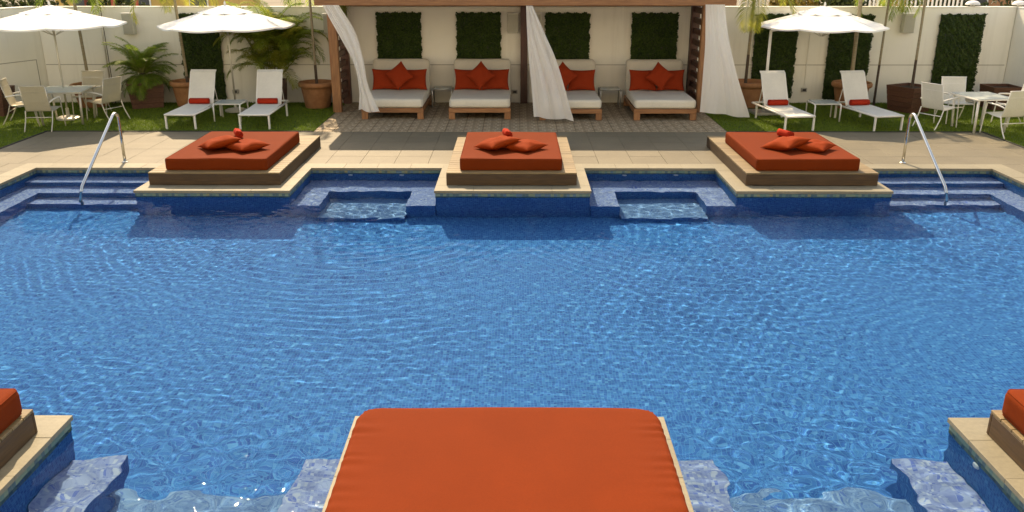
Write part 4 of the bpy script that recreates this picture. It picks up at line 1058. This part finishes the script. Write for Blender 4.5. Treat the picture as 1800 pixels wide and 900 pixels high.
outlet('grey outlet box with thin conduit between two tall right panels', 7.28, .32, True)
t = thing('wall_camera', 'small dark camera on the wall under the left umbrella', 'camera', (-10.55, WY - .1, 1.78)); m = MB(); m.box(-.13, .02, -.08, .0, 0, .05, .008); obj('camera_body', m, 'black_metal', t); m = MB(); m.tube([(0, 0, .02), (.06, .10, .08)], .015, 8); obj('bracket', m, 'black_metal', t)

# ------------------------------------------------------------------ beyond the wall
def bush(label, x, y, rx, ry, rz_, n, leaf, seed, zc=None, trunk=.10, name='tree', cat='tree', group='trees beyond the wall'):
    t = thing(name, label, cat, (x, y, -.05), group=group); r = np.random.default_rng(seed); rz_ *= 1.35; zc = zc or rz_ * 1.0
    blobs = r.normal(0, .42, (26, 3)); blobs = blobs / np.maximum(1, np.linalg.norm(blobs, axis=1))[:, None]
    k = r.integers(0, 26, n); d = r.normal(0, 1, (n, 3)); d /= np.linalg.norm(d, axis=1)[:, None]
    p = blobs[k] * .8 + d * (.30 * r.uniform(.3, 1, n) ** .4)[:, None]
    c = p * np.array([rx, ry, rz_]) + np.array([0, 0, zc]); c[:, 2] = np.maximum(c[:, 2], .05)
    a = r.normal(0, 1, (n, 3)); a /= np.linalg.norm(a, axis=1)[:, None]; b = np.cross(a, r.normal(0, 1, (n, 3))); b /= np.linalg.norm(b, axis=1)[:, None]
    L_ = r.uniform(.05, .11, n)[:, None]; V = np.stack([c - a * L_, c + b * L_ * .5, c + a * L_, c - b * L_ * .5], 1).reshape(-1, 3)
    obj('crown', np_mesh('crown', V, np.arange(len(V)).reshape(-1, 4), leaf), parent=t)
    m = MB(); m.tube(smooth_path([(0, 0, 0), (.05, 0, zc * .5), (0, .05, zc)], 4), [trunk * (1 - .07 * i) for i in range(9)], 8)
    for q in range(4):
        aa = q * 1.6 + seed; m.tube([(0, 0, zc * .55), (rx * .4 * math.cos(aa), ry * .4 * math.sin(aa), zc * 1.1)], [trunk * .45, trunk * .15], 6)
    obj('trunk', m, 'trunk_dark', t)
TR = [(-13.6, 25.2, 1.7, 1.2, 1.3, 'dark green tree above the wall at the far left corner', 'tree_leaf'),
      (-11.3, 25.6, 1.2, 1.0, 1.2, 'olive tree just behind the left umbrella top', 'tree_leaf'),
      (7.6, 24.6, .9, .9, 1.25, 'yellowish shrub tree behind the right umbrella', 'autumn_leaf'),
      (9.2, 25.0, 1.6, 1.0, 1.3, 'dark green tree behind the right umbrella top', 'tree_leaf'),
      (16.3, 26.5, 2.4, 1.2, 1.4, 'dark hedge-like tree above the wall at the far right', 'tree_leaf'),
      (13.0, 27.5, 1.2, 1.0, 1.2, 'dark green tree beyond the white fence on the right', 'tree_leaf')]
for i, (x, y, a, b, c, lb, lf) in enumerate(TR): bush(lb, x, y, a, b, c, 5200, lf, 40 + i)
t = thing('picket_fence', 'white picket fence beyond the wall on the right', 'fence', (11.0, 24.6, -.05), group='white fences')
for i in range(26):
    m = MB(); x = -1.6 + i * .115; m.box(x, x + .05, -.01, .01, 0, 2.42 + .02 * (i % 2), .003); obj('picket', m, 'white_paint', t)
m = MB(); m.box(-1.65, 1.45, .011, .04, 2.15, 2.21); m.box(-1.65, 1.45, .011, .04, .5, .56); obj('fence_rail', m, 'white_paint', t)
t = thing('railing', 'white slatted railing beyond the wall beside the cabana roof', 'railing', (6.1, 26.0, -.05), group='white fences')
for i in range(22):
    m = MB(); x = -1.2 + i * .125; m.box(x, x + .045, -.012, .012, 0.3, 2.75, .003); obj('baluster', m, 'white_paint', t)
m = MB(); m.box(-1.3, 1.6, -.03, .03, 2.752, 2.82); m.box(-1.3, 1.6, -.03, .03, .2, .298); obj('handrail_bar', m, 'white_paint', t)
for k in (-1.33, 1.63):
    m = MB(); m.box(k - .06, k + .06, -.06, .06, 0, 2.95, .005); obj('newel_post', m, 'white_paint', t)
for (x, lb) in ((11.22, 'white dome lamp on the wall top near the right corner'), (12.36, 'white dome lamp on the wall corner at the right edge')):
    t = thing('dome_lamp', lb, 'lamp', (x, WY + .12, WT + .031), group='wall top lamps')
    m = MB(); m.lathe([(.05, 0), (.05, .03), (.16, .035)] + [(.17 * math.cos(R(a)), .04 + .10 * math.sin(R(a))) for a in range(0, 86, 12)], seg=20); obj('shade', m, 'white_paint', t, smooth=True)
def house(label, x, y, w, d, h, mat, roof, wins):
    t = thing('house', label, 'house', (x, y, -.05), group='buildings beyond the wall')
    m = MB(); m.box(-w / 2, w / 2, 0, d, 0, h, .01); wl_ = obj('wall', m, mat, t)
    m = MB(); m.add([(-w / 2 - .3, -.3, h + .002), (w / 2 + .3, -.3, h + .002), (w / 2 + .3, d + .3, h + .002), (-w / 2 - .3, d + .3, h + .002), (-w / 2 + .6, d / 2, h + 1.2), (w / 2 - .6, d / 2, h + 1.2)], [(0, 1, 5, 4), (1, 2, 5), (2, 3, 4, 5), (3, 0, 4), (3, 2, 1, 0)]); obj('roof', m, roof, t)
    for i in range(wins):
        xx = -w / 2 + (i + .5) * w / wins; m = MB(); m.box(xx - .5, xx + .5, -.05, .02, 1.0, 2.2, .01); f = obj('window', m, 'white_paint', t)
        m = MB(); m.box(xx - .43, xx + .43, -.06, -.051, 1.07, 2.13); obj('pane', m, 'pane_dark', f)
house('ochre yellow building across the street at the upper left', -19.5, 46.5, 9, 6, 3.2, 'ochre_paint', 'roof_grey', 3)
house('orange brown house beyond the wall at the upper right', 16.4, 32.0, 2.6, 5, 3.0, 'orange_paint', 'roof_grey', 1)
for (x, lb) in ((-12.6, 'red post beyond the wall above the left umbrella'), (-10.95, 'red post beyond the wall right of the left umbrella'), (-10.3, 'red post standing behind the wall near the left speaker')):
    t = thing('street_post', lb, 'post', (x, 26.2 if x < -12 else 24.3, -.05), group='red posts beyond the wall'); m = MB(); m.tube([(0, 0, 0), (0, 0, 3.2)], .05, 8); obj('post_shaft', m, 'red_paint', t); m = MB(); m.lathe([(.09, 0), (.09, .04), (.05, .05)], seg=12); obj('post_base', m, 'grey_metal', t)

# ------------------------------------------------------------------ the hotel whose balcony the view is taken from
t = thing('hotel_building', 'pale hotel facade facing the pool from the near side', 'building', (0, -1.6, -.04))
m = MB(); m.box(-19, 19, -6, 0, 0, 10.5, .02); obj('wall', m, 'plaster', t)
m = MB(); m.box(-19.2, 19.2, -6.2, .25, 10.502, 10.8, .02); obj('roof', m, 'plaster', t)
for zf in (.1, 3.4, 6.8):
    for i in range(9):
        x = -16.8 + i * 4.2
        m = MB(); m.box(x - .75, x + .75, .001, .05, zf + .3, zf + 2.4, .01); f = obj('window', m, 'white_paint', t)
        m = MB(); m.box(x - .68, x + .68, .051, .058, zf + .37, zf + 2.33); obj('pane', m, 'pane_dark', f)
